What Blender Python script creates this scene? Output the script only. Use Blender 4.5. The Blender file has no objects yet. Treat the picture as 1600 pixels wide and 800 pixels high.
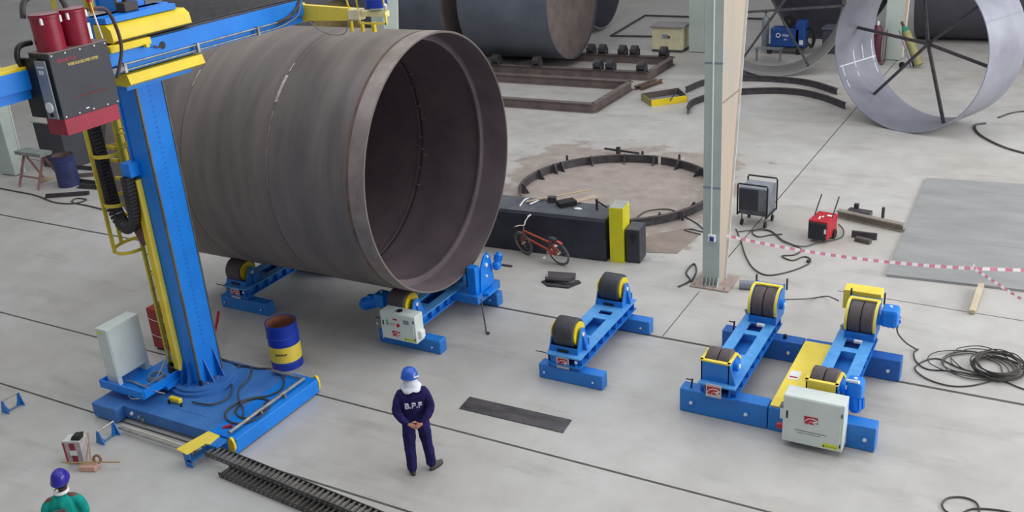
import bpy, bmesh, math, random
from mathutils import Matrix, Vector, Euler, noise
random.seed(7)
PI = math.pi
S = bpy.context.scene
COL = S.collection

# ------------------------------------------------------------------ camera
CAM_H = 8.35
YAW, PITCH, ROLL, FPX = -0.53336, 0.40292, -0.072535, 1524.46
cy, sy, cp, sp = math.cos(YAW), math.sin(YAW), math.cos(PITCH), math.sin(PITCH)
F_ = Vector((sy*cp, cy*cp, -sp)); R0 = Vector((cy, -sy, 0)); U0 = R0.cross(F_)
R_ = math.cos(ROLL)*R0 + math.sin(ROLL)*U0
U_ = -math.sin(ROLL)*R0 + math.cos(ROLL)*U0
cd = bpy.data.cameras.new('camera'); cam = bpy.data.objects.new('camera', cd); COL.objects.link(cam)
cam.matrix_world = Matrix(((R_.x, U_.x, -F_.x, 0), (R_.y, U_.y, -F_.y, 0), (R_.z, U_.z, -F_.z, CAM_H), (0, 0, 0, 1)))
cd.sensor_width = 36; cd.lens = FPX/1600*36; cd.clip_end = 300
S.camera = cam
def G(x, y, z=0.0):
    d = R_*((x-800)/FPX) + U_*((400-y)/FPX) + F_
    t = (z-CAM_H)/d.z
    return Vector((d.x*t, d.y*t, z))

# ------------------------------------------------------------------ light
S.view_settings.view_transform = 'Standard'; S.view_settings.look = 'None'
S.view_settings.gamma = 1; S.view_settings.use_curve_mapping = False
S.view_settings.exposure = 0.0
W = bpy.data.worlds.new('hall_daylight'); S.world = W; W.use_nodes = True
bg = W.node_tree.nodes['Background']; bg.inputs[0].default_value = (0.88, 0.90, 0.93, 1); bg.inputs[1].default_value = 0.34
def area(name, loc, target, sx, sz, power, col):
    l = bpy.data.lights.new(name, 'AREA'); l.shape = 'RECTANGLE'; l.size = sx; l.size_y = sz; l.energy = power; l.color = col
    o = bpy.data.objects.new(name, l); COL.objects.link(o); o.location = loc
    o.rotation_euler = (Vector(target)-Vector(loc)).to_track_quat('-Z', 'Y').to_euler()
    return o
area('side_window_light', (17, 23, 9), (-6, 15, 1), 28, 9, 5600, (1.0, 0.99, 0.98))
area('roof_light', (-6, 18, 17), (-6, 18, 0), 34, 30, 4000, (0.98, 0.99, 1.0))

# ------------------------------------------------------------------ materials
def lin(c):
    return tuple((v/255/12.92 if v/255 <= .04045 else ((v/255+.055)/1.055)**2.4) for v in c)
MATS = {}
def mat(name, c1, c2=None, rough=.5, metal=0, scale=4, bump=.0, bscale=40, spec=.5, detail=5, stretch=(1, 1, 1), lo=.35, hi=.65):
    if name in MATS: return MATS[name]
    m = bpy.data.materials.new(name); m.use_nodes = True; n = m.node_tree.nodes; L = m.node_tree.links
    b = n['Principled BSDF']; b.inputs['Roughness'].default_value = rough; b.inputs['Metallic'].default_value = metal
    b.inputs['Specular IOR Level'].default_value = spec
    c1 = lin(c1); c2 = lin(c2) if c2 else tuple(v*.82 for v in c1)
    tc = n.new('ShaderNodeTexCoord'); mp = n.new('ShaderNodeMapping'); mp.inputs['Scale'].default_value = stretch
    L.new(tc.outputs['Object'], mp.inputs[0])
    nz = n.new('ShaderNodeTexNoise'); nz.inputs['Scale'].default_value = scale; nz.inputs['Detail'].default_value = detail; nz.inputs['Roughness'].default_value = .6
    L.new(mp.outputs[0], nz.inputs['Vector'])
    cr = n.new('ShaderNodeValToRGB'); cr.color_ramp.elements[0].position = lo; cr.color_ramp.elements[1].position = hi
    cr.color_ramp.elements[0].color = (*c2, 1); cr.color_ramp.elements[1].color = (*c1, 1)
    L.new(nz.outputs['Fac'], cr.inputs[0]); L.new(cr.outputs[0], b.inputs['Base Color'])
    if bump:
        n2 = n.new('ShaderNodeTexNoise'); n2.inputs['Scale'].default_value = bscale; n2.inputs['Detail'].default_value = 4
        L.new(tc.outputs['Object'], n2.inputs['Vector'])
        bp = n.new('ShaderNodeBump'); bp.inputs['Strength'].default_value = bump; bp.inputs['Distance'].default_value = .02
        L.new(n2.outputs['Fac'], bp.inputs['Height']); L.new(bp.outputs[0], b.inputs['Normal'])
    MATS[name] = m; return m
BLUE = mat('blue_paint', (10, 134, 236), (8, 124, 226), .4, scale=2)
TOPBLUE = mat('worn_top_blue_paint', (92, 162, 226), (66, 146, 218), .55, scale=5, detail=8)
BLUE_D = mat('dusty_blue_paint', (66, 124, 192), (46, 104, 176), .55, scale=1.6, detail=8)
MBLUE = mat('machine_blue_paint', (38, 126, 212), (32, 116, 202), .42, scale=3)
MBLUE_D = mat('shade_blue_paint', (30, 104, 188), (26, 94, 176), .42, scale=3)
YEL = mat('yellow_paint', (240, 214, 40), (230, 200, 30), .4, scale=3)
YEL_P = mat('dusty_yellow_paint', (246, 224, 92), (234, 210, 74), .5, scale=3)
STEEL = mat('bright_steel', (190, 188, 180), (150, 148, 142), .35, .7, scale=8)
DSTEEL = mat('dark_steel', (84, 80, 84), (64, 61, 66), .6, .3, scale=6, bump=.1)
TYRE = mat('polyurethane_tyre', (96, 86, 88), (80, 72, 76), .65, scale=10, stretch=(6, 1, 1))
TYRE_B = mat('black_rubber_tyre', (66, 68, 74), (52, 54, 60), .6, scale=8, stretch=(6, 1, 1))
BLACK = mat('black_plastic', (26, 27, 30), (20, 20, 23), .5)
CHARC = mat('charcoal_enamel', (58, 62, 70), (50, 54, 62), .55, scale=2)
WHITE = mat('white_enamel', (238, 240, 240), (225, 228, 228), .5)
GREYW = mat('pale_grey_enamel', (214, 224, 221), (205, 215, 212), .42, scale=2)
GREYP = mat('grey_panel', (140, 146, 156), (126, 132, 144), .4)
RED = mat('red_enamel', (190, 30, 50), (170, 24, 42), .4)
MAROON = mat('maroon_enamel', (150, 28, 56), (132, 22, 48), .3, scale=2)
CRIM = mat('crimson_enamel', (168, 38, 66), (150, 34, 60), .45)
RUBBER = mat('black_cable', (80, 78, 74), (60, 58, 56), .7)
HALLGREEN = mat('grey_green_paint', (186, 196, 190), (172, 184, 178), .5, scale=1.2)
RUSTW = mat('rust_stained_primer', (190, 170, 148), (168, 160, 150), .7, scale=1.0, stretch=(1, 1, .35))
TANKM = mat('rolled_mill_scale_steel', (136, 126, 119), (103, 97, 95), .55, .2, scale=.9, detail=9, stretch=(2.6, .4, .4), bump=.12, bscale=6, lo=.32, hi=.68)
TANKR = mat('rusty_steel_inside', (118, 104, 110), (96, 86, 94), .7, .0, scale=1.0, detail=8, bump=.1)
GRIND = mat('ground_bare_steel', (158, 148, 142), (134, 124, 120), .5, .35, scale=3, detail=8)
WELD = mat('fresh_weld', (205, 195, 185), (150, 130, 120), .4, .5, scale=10)
RIMG = mat('grey_rolled_steel', (158, 160, 172), (140, 142, 156), .45, .3, scale=1, detail=8)
BGST = mat('background_dark_steel', (100, 106, 118), (84, 89, 101), .55, .15, scale=.7, detail=7)
BGDK = mat('background_deep_steel', (76, 76, 86), (66, 66, 76), .6, .2, scale=.8)
BRSTEEL = mat('brown_primer_steel', (124, 112, 108), (102, 92, 91), .65, .1, scale=2, detail=8)
RUSTY = mat('rusty_steel', (122, 96, 84), (88, 72, 68), .75, .1, scale=4, detail=8)
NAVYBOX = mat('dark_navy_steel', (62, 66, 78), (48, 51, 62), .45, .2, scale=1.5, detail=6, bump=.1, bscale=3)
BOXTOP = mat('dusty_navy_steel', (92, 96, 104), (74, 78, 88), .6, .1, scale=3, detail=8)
WOOD = mat('pale_timber', (196, 180, 152), (170, 152, 124), .75, scale=6, stretch=(8, 1, 8))
SLABM = mat('mill_scale_plate', (160, 161, 162), (143, 145, 146), .5, .1, scale=1.2, detail=9, stretch=(.5, 1.6, 1))
PLATEM = mat('dark_floor_plate', (92, 88, 92), (60, 58, 62), .5, .2, scale=2.5, detail=9, stretch=(.6, 1.8, 1))
NAVY = mat('navy_coverall_cloth', (44, 40, 94), (34, 31, 76), .9, scale=7, bump=.35, bscale=9, spec=.15)
SKIN = mat('skin', (196, 140, 120), (182, 124, 106), .6)
GREEN = mat('green_shirt_cloth', (26, 162, 150), (20, 142, 134), .85, scale=6, bump=.3, bscale=8, spec=.15)
HELM = mat('blue_helmet_plastic', (44, 98, 200), (38, 88, 188), .3)
HELM2 = mat('violet_blue_helmet_plastic', (44, 40, 165), (38, 34, 148), .28)
CLOTHW = mat('white_head_cloth', (236, 238, 246), (214, 216, 230), .9, scale=9, bump=.3, bscale=12)
SHOE = mat('grey_brown_shoe_leather', (84, 82, 78), (62, 60, 58), .7)
ORANGE = mat('orange_bicycle_paint', (196, 84, 44), (170, 66, 34), .4)
MIG = mat('welder_blue_enamel', (32, 76, 150), (26, 66, 134), .4)
DRUMB = mat('drum_blue_paint', (20, 60, 180), (18, 52, 160), .45)
DRUMO = mat('old_drum_blue_paint', (52, 60, 110), (36, 44, 88), .6, scale=4, detail=8)
GREENC = mat('green_cylinder_paint', (44, 140, 104), (36, 124, 92), .4)
PINKBR = mat('pink_brick', (214, 170, 158), (196, 150, 138), .85, bump=.3)
TAN = mat('tan_wood', (190, 158, 104), (160, 132, 88), .7)
BRASS = mat('brass', (220, 180, 90), (180, 140, 60), .3, .8)
TAPEM = None

def floor_material():
    m = bpy.data.materials.new('trowelled_concrete'); m.use_nodes = True; n = m.node_tree.nodes; L = m.node_tree.links
    b = n['Principled BSDF']; b.inputs['Roughness'].default_value = .42
    tc = n.new('ShaderNodeTexCoord')
    def nz(sc, det, rg=.6, st=None):
        t = n.new('ShaderNodeTexNoise'); t.inputs['Scale'].default_value = sc; t.inputs['Detail'].default_value = det; t.inputs['Roughness'].default_value = rg
        if st:
            mp = n.new('ShaderNodeMapping'); mp.inputs['Scale'].default_value = st; L.new(tc.outputs['Object'], mp.inputs[0]); L.new(mp.outputs[0], t.inputs['Vector'])
        else: L.new(tc.outputs['Object'], t.inputs['Vector'])
        return t
    def ramp(a, ca, bb, cb):
        r = n.new('ShaderNodeValToRGB'); r.color_ramp.elements[0].position = a; r.color_ramp.elements[1].position = bb
        r.color_ramp.elements[0].color = (*ca, 1); r.color_ramp.elements[1].color = (*cb, 1); return r
    def mix(kind, fac, a, bb):
        x = n.new('ShaderNodeMix'); x.data_type = 'RGBA'; x.blend_type = kind
        if isinstance(fac, float): x.inputs[0].default_value = fac
        else: L.new(fac, x.inputs[0])
        L.new(a, x.inputs[6]); L.new(bb, x.inputs[7]); return x.outputs[2]
    a = nz(.22, 6); ra = ramp(.3, lin((178, 174, 168)), .7, lin((197, 197, 196))); L.new(a.outputs[0], ra.inputs[0])
    c = nz(1.6, 9, .65); rc = ramp(.28, (.80, .79, .77), .62, (1, 1, 1)); L.new(c.outputs[0], rc.inputs[0])
    col = mix('MULTIPLY', .65, ra.outputs[0], rc.outputs[0])
    d = nz(.9, 8, .7, (.35, 1.6, 1)); rd = ramp(.30, (.72, .71, .70), .46, (1, 1, 1)); L.new(d.outputs[0], rd.inputs[0])
    col = mix('MULTIPLY', .7, col, rd.outputs[0])
    # rust-stained working area by the ring frame: a stain of its own shape on the slab
    sx = n.new('ShaderNodeSeparateXYZ'); L.new(tc.outputs['Object'], sx.inputs[0])
    def mth(op, x, y=None):
        k = n.new('ShaderNodeMath'); k.operation = op
        for i, v in enumerate((x, y)):
            if v is None: continue
            if isinstance(v, (int, float)): k.inputs[i].default_value = v
            else: L.new(v, k.inputs[i])
        return k.outputs[0]
    wob = nz(1.1, 6)
    w = mth('MULTIPLY', mth('SUBTRACT', wob.outputs[0], .5), 1.6)
    dx = mth('DIVIDE', mth('ABSOLUTE', mth('SUBTRACT', sx.outputs[0], -9.9)), 3.3)
    dy = mth('DIVIDE', mth('ABSOLUTE', mth('SUBTRACT', sx.outputs[1], 21.6)), 3.6)
    mx = mth('ADD', mth('MAXIMUM', dx, dy), w)
    rr = ramp(.86, (.75, .75, .75), 1.06, (0, 0, 0)); L.new(mx, rr.inputs[0])
    rust = nz(2.2, 8); rru = ramp(.3, lin((134, 118, 110)), .7, lin((168, 154, 146))); L.new(rust.outputs[0], rru.inputs[0])
    col = mix('MIX', rr.outputs[0], col, rru.outputs[0])
    L.new(col, b.inputs['Base Color'])
    rg = nz(.8, 6); rgr = ramp(.3, (.34,)*3, .7, (.55,)*3); L.new(rg.outputs[0], rgr.inputs[0]); L.new(rgr.outputs[0], b.inputs['Roughness'])
    bp = n.new('ShaderNodeBump'); bp.inputs['Strength'].default_value = .05; L.new(c.outputs[0], bp.inputs['Height']); L.new(bp.outputs[0], b.inputs['Normal'])
    return m

# ------------------------------------------------------------------ mesh builder
WM = {}
def basis(d):
    d = Vector(d).normalized(); a = Vector((0, 0, 1)) if abs(d.z) < .95 else Vector((1, 0, 0))
    u = d.cross(a).normalized(); return u, d.cross(u).normalized(), d
class MB:
    def __init__(s): s.v = []; s.f = []; s.sm = []
    def add(s, vs, fs, smooth=False):
        o = len(s.v); s.v += [Vector(v) for v in vs]; s.f += [tuple(i+o for i in f) for f in fs]; s.sm += [smooth]*len(fs); return s
    def box(s, x0, x1, y0, y1, z0, z1, M=None, bev=0.0):
        if bev and min(abs(x1-x0), abs(y1-y0), abs(z1-z0)) > 2.2*bev:
            b = bmesh.new(); bmesh.ops.create_cube(b, size=1)
            for v in b.verts: v.co = Vector(((x0+x1)/2+v.co.x*(x1-x0), (y0+y1)/2+v.co.y*(y1-y0), (z0+z1)/2+v.co.z*(z1-z0)))
            bmesh.ops.bevel(b, geom=list(b.edges), offset=bev, segments=2, affect='EDGES', profile=.5)
            b.verts.ensure_lookup_table(); b.verts.index_update()
            vs = [v.co.copy() for v in b.verts]; fs = [[q.index for q in f.verts] for f in b.faces]; b.free()
            if M: vs = [M @ v for v in vs]
            return s.add(vs, fs)
        vs = [Vector((x, y, z)) for x in (x0, x1) for y in (y0, y1) for z in (z0, z1)]
        if M: vs = [M @ v for v in vs]
        return s.add(vs, [(0, 1, 3, 2), (4, 6, 7, 5), (0, 4, 5, 1), (2, 3, 7, 6), (0, 2, 6, 4), (1, 5, 7, 3)])
    def prism(s, pts, d):      # pts: coplanar loop of 3D points, d: extrusion vector
        n = len(pts); d = Vector(d); p = [Vector(q) for q in pts]
        return s.add(p+[q+d for q in p], [tuple(range(n))[::-1], tuple(range(n, 2*n))]+[(i, (i+1) % n, n+(i+1) % n, n+i) for i in range(n)])
    def cyl(s, a, b, r, seg=20, r2=None, cap=True):
        a = Vector(a); b = Vector(b); r2 = r if r2 is None else r2; u, w, d = basis(b-a)
        vs = [a+(u*math.cos(t)+w*math.sin(t))*r for t in [2*PI*i/seg for i in range(seg)]]+[b+(u*math.cos(t)+w*math.sin(t))*r2 for t in [2*PI*i/seg for i in range(seg)]]
        s.add(vs, [(i, (i+1) % seg, seg+(i+1) % seg, seg+i) for i in range(seg)], True)
        if cap: s.add(vs, [tuple(range(seg))[::-1], tuple(range(seg, 2*seg))])
        return s
    def lathe(s, o, axis, prof, seg=32, a0=0, a1=2*PI, ref=None):  # prof: (along, radius) closed loop if full ring
        o = Vector(o); u, w, d = basis(axis)
        if ref is not None:
            u = Vector(ref).normalized(); w = d.cross(u).normalized()
        full = abs(a1-a0-2*PI) < 1e-6; n = seg if full else seg+1; m = len(prof); vs = []
        for i in range(n):
            t = a0+(a1-a0)*i/seg
            for (h, r) in prof: vs.append(o+d*h+(u*math.cos(t)+w*math.sin(t))*r)
        fs = []
        for i in range(seg):
            j = (i+1) % n
            for k in range(m-1): fs.append((i*m+k, j*m+k, j*m+k+1, i*m+k+1))
        s.add(vs, fs, True)
        return s
    def ring(s, o, axis, h0, h1, ri, ro, seg=64, a0=0, a1=2*PI, ref=None):
        s.lathe(o, axis, [(h0, ri), (h0, ro), (h1, ro), (h1, ri), (h0, ri)], seg, a0, a1, ref)
        if abs(a1-a0-2*PI) > 1e-6:
            o = Vector(o); u, w, d = basis(axis)
            if ref is not None: u = Vector(ref).normalized(); w = d.cross(u).normalized()
            for t in (a0, a1):
                e = u*math.cos(t)+w*math.sin(t)
                s.add([o+d*h0+e*ri, o+d*h0+e*ro, o+d*h1+e*ro, o+d*h1+e*ri], [(0, 1, 2, 3)])
        return s
    def tube(s, pts, r, seg=8, smooth_n=0, closed=False):
        p = [Vector(q) for q in pts]
        if smooth_n: p = spline(p, smooth_n, closed)
        n = len(p); vs = []; u = None
        for i in range(n):
            if closed: t = p[(i+1) % n]-p[i-1]
            else: t = p[min(i+1, n-1)]-p[max(i-1, 0)]
            if t.length < 1e-9: t = Vector((0, 0, 1))
            t.normalize()
            if u is None: u = basis(t)[0]
            else:
                u = u-t*u.dot(t)
                u = u.normalized() if u.length > 1e-6 else basis(t)[0]
            w = t.cross(u)
            vs += [p[i]+(u*math.cos(2*PI*k/seg)+w*math.sin(2*PI*k/seg))*r for k in range(seg)]
        fs = [(i*seg+k, i*seg+(k+1) % seg, ((i+1) % n)*seg+(k+1) % seg, ((i+1) % n)*seg+k) for i in range(n if closed else n-1) for k in range(seg)]
        s.add(vs, fs, True)
        if not closed: s.add(vs[:seg], [tuple(range(seg))[::-1]]); s.add(vs[-seg:], [tuple(range(seg))])
        return s
    def bar(s, a, b, w, h, up=(0, 0, 1)):
        a = Vector(a); b = Vector(b); d = (b-a).normalized(); u = d.cross(Vector(up)); u = basis(d)[0] if u.length < 1e-4 else u.normalized(); v = u.cross(d)
        c = [a+u*i*w/2+v*j*h/2 for i, j in ((-1, -1), (1, -1), (1, 1), (-1, 1))]
        return s.prism(c, b-a)
    def sphere(s, c, r, seg=16, rings=10, sc=(1, 1, 1), z0=-1.0, M=None):
        c = Vector(c); vs = []; a0 = math.asin(z0)
        for i in range(rings+1):
            t = a0+(PI/2-a0)*i/rings
            for k in range(seg):
                a = 2*PI*k/seg; v = Vector((math.cos(t)*math.cos(a)*r*sc[0], math.cos(t)*math.sin(a)*r*sc[1], math.sin(t)*r*sc[2]))
                vs.append(c+(M @ v if M else v))
        return s.add(vs, [(i*seg+k, i*seg+(k+1) % seg, (i+1)*seg+(k+1) % seg, (i+1)*seg+k) for i in range(rings) for k in range(seg)], True)
    def xf(s, M):
        s.v = [M @ v for v in s.v]; return s
    def build(s, name, m, parent=None, world=True):
        me = bpy.data.meshes.new(name)
        vs = s.v
        if parent is not None and world:
            inv = WM[parent.name].inverted(); vs = [inv @ v for v in vs]
        me.from_pydata([tuple(v) for v in vs], [], s.f)
        me.polygons.foreach_set('use_smooth', s.sm)
        me.materials.append(m); me.validate(); me.update()
        b = bmesh.new(); b.from_mesh(me); bmesh.ops.remove_doubles(b, verts=b.verts, dist=1e-5); bmesh.ops.recalc_face_normals(b, faces=b.faces); b.to_mesh(me); b.free()
        if any(s.sm): me.set_sharp_from_angle(angle=math.radians(35))
        o = bpy.data.objects.new(name, me); COL.objects.link(o)
        if parent is not None: o.parent = parent; WM[o.name] = WM[parent.name]
        else: WM[o.name] = Matrix()
        return o
def spline(p, n, closed=False):
    out = []; N = len(p)
    rng = range(N) if closed else range(N-1)
    for i in rng:
        g = (lambda k: p[k % N]) if closed else (lambda k: p[max(0, min(N-1, k))])
        a, b, c, d = g(i-1), g(i), g(i+1), g(i+2)
        for k in range(n):
            t = k/n
            out.append(.5*((2*b)+(c-a)*t+(2*a-5*b+4*c-d)*t*t+(3*b-a-3*c+d)*t**3))
    if not closed: out.append(p[-1])
    return out
def tag(o, label=None, cat=None, group=None, kind=None):
    if label: o['label'] = label
    if cat: o['category'] = cat
    if group: o['group'] = group
    if kind: o['kind'] = kind
    return o
def thing(name, label, cat, loc=(0, 0, 0), rz=0, group=None):
    o = bpy.data.objects.new(name, None); COL.objects.link(o); o.empty_display_size = .2
    o.location = loc; o.rotation_euler = (0, 0, rz)
    WM[o.name] = Matrix.Translation(Vector(loc)) @ Matrix.Rotation(rz, 4, 'Z')
    return tag(o, label, cat, group)
def single(mb, name, m, label, cat, group=None, loc=None):
    """a thing that is one mesh; its origin goes to its base"""
    vs = mb.v
    if loc is None:
        xs = [v.x for v in vs]; ys = [v.y for v in vs]; zs = [v.z for v in vs]
        loc = ((min(xs)+max(xs))/2, (min(ys)+max(ys))/2, min(zs))
    T = Matrix.Translation(-Vector(loc)); mb.xf(T)
    o = mb.build(name, m); o.location = loc; WM[o.name] = Matrix.Translation(Vector(loc))
    return tag(o, label, cat, group)
def copy_tree(o, parent=None):
    c = o.copy(); COL.objects.link(c)
    if parent is not None: c.parent = parent
    for ch in [x for x in bpy.data.objects if x.parent == o]: copy_tree(ch, c)
    return c
def frame3(o, xd, yd):
    x = Vector(xd).normalized(); z = x.cross(Vector(yd)).normalized(); y = z.cross(x)
    return Matrix(((x.x, y.x, z.x, o[0]), (x.y, y.y, z.y, o[1]), (x.z, y.z, z.z, o[2]), (0, 0, 0, 1)))
def lettering(body, origin, xd, yd, height, m, parent, width=None, name='lettering', bold=.0, depth=.001):
    cu = bpy.data.curves.new('t', 'FONT'); cu.body = body; cu.size = height*1.38; cu.extrude = depth; cu.offset = bold; cu.align_x = 'CENTER'; cu.align_y = 'CENTER'; cu.resolution_u = 3
    t = bpy.data.objects.new('t', cu); COL.objects.link(t)
    me = bpy.data.meshes.new_from_object(t.evaluated_get(bpy.context.evaluated_depsgraph_get()))
    bpy.data.objects.remove(t)
    mb = MB(); vs = [v.co.copy() for v in me.vertices]
    w = max(v.x for v in vs)-min(v.x for v in vs)
    k = (width/w) if width else 1
    M = frame3(origin, xd, yd)
    mb.add([M @ Vector((v.x*k, v.y, v.z)) for v in vs], [tuple(p.vertices) for p in me.polygons])
    return mb.build(name, m, parent)
def emblem(origin, xd, yd, w, parent, backing=True, bh=1.25):
    """red block with a white swoosh R"""
    M = frame3(origin, xd, yd); h = w*.62
    if backing:
        B = MB().box(-w*.62, w*.62, -h*.5*bh-h*.12, h*.5*bh+h*.12, 0, .003).xf(M).build('logo_plate', WHITE, parent)
    else: B = parent
    MB().box(-w/2, w/2, -h/2, h/2, .001, .0055).xf(M).build('logo', RED, B); r = B
    k = MB()
    def band(pts, t):
        L = []; Rr = []
        p = spline([Vector((a*w, b*h, 0)) for a, b in pts], 8)
        for i in range(len(p)):
            d = (p[min(i+1, len(p)-1)]-p[max(0, i-1)]).normalized(); nn = Vector((-d.y, d.x, 0))
            th = t*w*(.25+.75*i/len(p)) if t > 0 else -t*w
            L.append(p[i]+nn*th/2); Rr.append(p[i]-nn*th/2)
        n = len(L); vs = [v+Vector((0, 0, .0065)) for v in L+Rr]
        k.add(vs, [(i, i+1, n+i+1, n+i) for i in range(n-1)])
    band([(-.49, -.47), (-.40, -.08), (-.14, .22), (.18, .27), (.40, .12), (.42, -.06), (.22, -.14)], .13)
    band([(-.16, -.5), (-.06, -.20), (.08, -.10), (.20, -.12)], .06)
    band([(.12, -.14), (.26, -.34), (.5, -.46)], .14)
    k.xf(M).build('logo_swoosh', WHITE, r)
    return B
exec_after = []

# ------------------------------------------------------------------ setting
FL = floor_material()
o = MB().box(-75, 45, -12, 95, -.3, 0).build('floor', FL); tag(o, kind='structure')
JOINT = mat('joint_sealant', (92, 90, 84), (70, 68, 64), .8)
def joint(n, a, b, w):
    mb = MB().bar((a[0], a[1], .002), (b[0], b[1], .002), w, .004)
    tag(mb.build('trim_%d' % n, JOINT), kind='structure')
joint(1, (-60, 14.555), (12, 14.555), .055)
joint(2, (-60, 10.54), (12, 10.54), .035)
joint(3, (-60, 8.585), (12, 8.585), .035)
joint(4, (-5.62, 17.3), (-5.2, 50), .022)
joint(5, (-60, 18.4), (-11, 18.4), .02)
joint(6, (1.5, 14.55), (1.5, 60), .02)
joint(7, (-5.62, 14.6), (-5.62, 16.6), .014)
joint(8, (-3.2, 17.55), (8, 17.2), .014)

# ------------------------------------------------------------------ big shell on rollers
TY, TZ, TR = 13.67, 3.16, 2.30
X0, X3 = -15.28, -9.33
t = thing('pipe_shell', 'huge rusty brown rolled steel shell lying on its side on roller beds', 'pipe shell', (-12.3, TY, TZ-TR))
for a, b in ((X0, -13.35), (-13.32, -11.35), (-11.32, X3)):
    MB().ring((0, TY, TZ), (1, 0, 0), a, b, TR-.028, TR, 128).build('shell_course', TANKM, t)
for a in (-13.335, -11.335):
    MB().ring((0, TY, TZ), (1, 0, 0), a-.03, a+.03, TR-.034, TR-.003, 128).build('weld_seam', TANKR, t)
# lighter ground band along the open rim, and inside lining colour
o = MB().ring((0, TY, TZ), (1, 0, 0), X3-.30, X3-.004, TR-.002, TR+.003, 128).build('ground_rim_band', GRIND, t); o['label'] = 'paler ground band round the open rim'
MB().ring((0, TY, TZ), (1, 0, 0), X3-.36, X3-.31, TR-.002, TR+.002, 128).build('rust_band', RUSTY, t)
MB().ring((0, TY, TZ), (1, 0, 0), X0+.01, X3-.012, TR-.034, TR-.027, 128).build('inside_lining', TANKR, t)
MB().ring((0, TY, TZ), (1, 0, 0), -9.90, -9.86, 2.14, TR-.03, 96, math.radians(-38), math.radians(215), ref=(0, -.62, -.78)).build('stiffening_ring', TANKR, t)
MB().ring((0, TY, TZ), (1, 0, 0), -11.42, -11.38, TR-.042, TR-.03, 96).build('inner_weld_seam', TANKR, t)
# end bulkhead deep inside
MB().ring((0, TY, TZ), (1, 0, 0), X0+.02, X0+.05, 0.02, TR-.03, 96).build('far_bulkhead', TANKR, t)
# tack welds and bare weld beads
for x, a0, a1, w in ((-11.335, 128, 141, .03), (-11.335, 145, 178, .006), (-13.335, 128, 137, .012), (-11.335, 121, 126, .01)):
    MB().ring((0, TY, TZ), (1, 0, 0), x-w, x+w, TR-.002, TR+.006, 24, math.radians(a0), math.radians(a1), ref=(0, 1, 0)).build('weld_bead', WELD, t)
for k, a in enumerate((20, 9, 2, -8, -14, -17, -24, -33, 28)):
    an = math.radians(a); y = TY+(TR-.045)*math.cos(an); z = TZ+(TR-.045)*math.sin(an)
    MB().box(-11.40+.05*(k % 3), -11.33+.05*(k % 3), y-.015, y+.015, z-.018, z+.018).build('tack_weld', GRIND, t)

# ------------------------------------------------------------------ roller beds
def tyre(mb, x0, x1, y, z, r):
    mb.lathe((0, y, z), (1, 0, 0), [(x0, r*.6), (x0, r-.02), (x0+.012, r-.004), (x0+.025, r), (x1-.025, r), (x1-.012, r-.004), (x1, r-.02), (x1, r*.6), (x0, r*.6)], 48)
def foot(t, M, m, x0, x1, y0, y1, h, bolts, feet_name='foot'):
    f = MB().box(x0, x1, y0, y1, 0, h, bev=.018).xf(M).build(feet_name, m, t)
    for bx in bolts:
        b = MB().cyl((bx, y0-.002, h*.48), (bx, y0-.012, h*.48), .034 if h < .3 else .06, 18)
        b.xf(M).build('bolt_boss', m, f)
        MB().cyl((bx, y0-.010, h*.48), (bx, y0-.03, h*.48), .017 if h < .3 else .028, 6).xf(M).build('bolt', WHITE, f)
    return f
def beam(t, M, m, x0, x1, y0, y1, zb, zt, slots, md):
    p = MB(); ys = [y0]
    sx0, sx1 = x0+(x1-x0)*.30, x0+(x1-x0)*.70
    for a, b in slots:
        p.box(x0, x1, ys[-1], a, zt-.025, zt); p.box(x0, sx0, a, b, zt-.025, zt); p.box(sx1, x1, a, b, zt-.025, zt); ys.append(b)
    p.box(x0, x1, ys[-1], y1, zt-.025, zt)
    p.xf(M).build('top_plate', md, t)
    MB().box(x0, x1, y0, y1, zb, zb+.02).xf(M).build('bottom_plate', m, t)
    for a in (x0+.09, x1-.105): MB().box(a, a+.015, y0+.02, y1-.02, zb+.02, zt-.025).xf(M).build('web', m, t)
    n = 9
    for i in range(n):
        y = y0+.10+(y1-y0-.2)*i/(n-1)
        for a, b in ((x0+.008, x0+.09), (x1-.09, x1-.008)): MB().box(a, b, y-.006, y+.006, zb+.02, zt-.025).xf(M).build('stiffener_rib', m, t)
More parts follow.
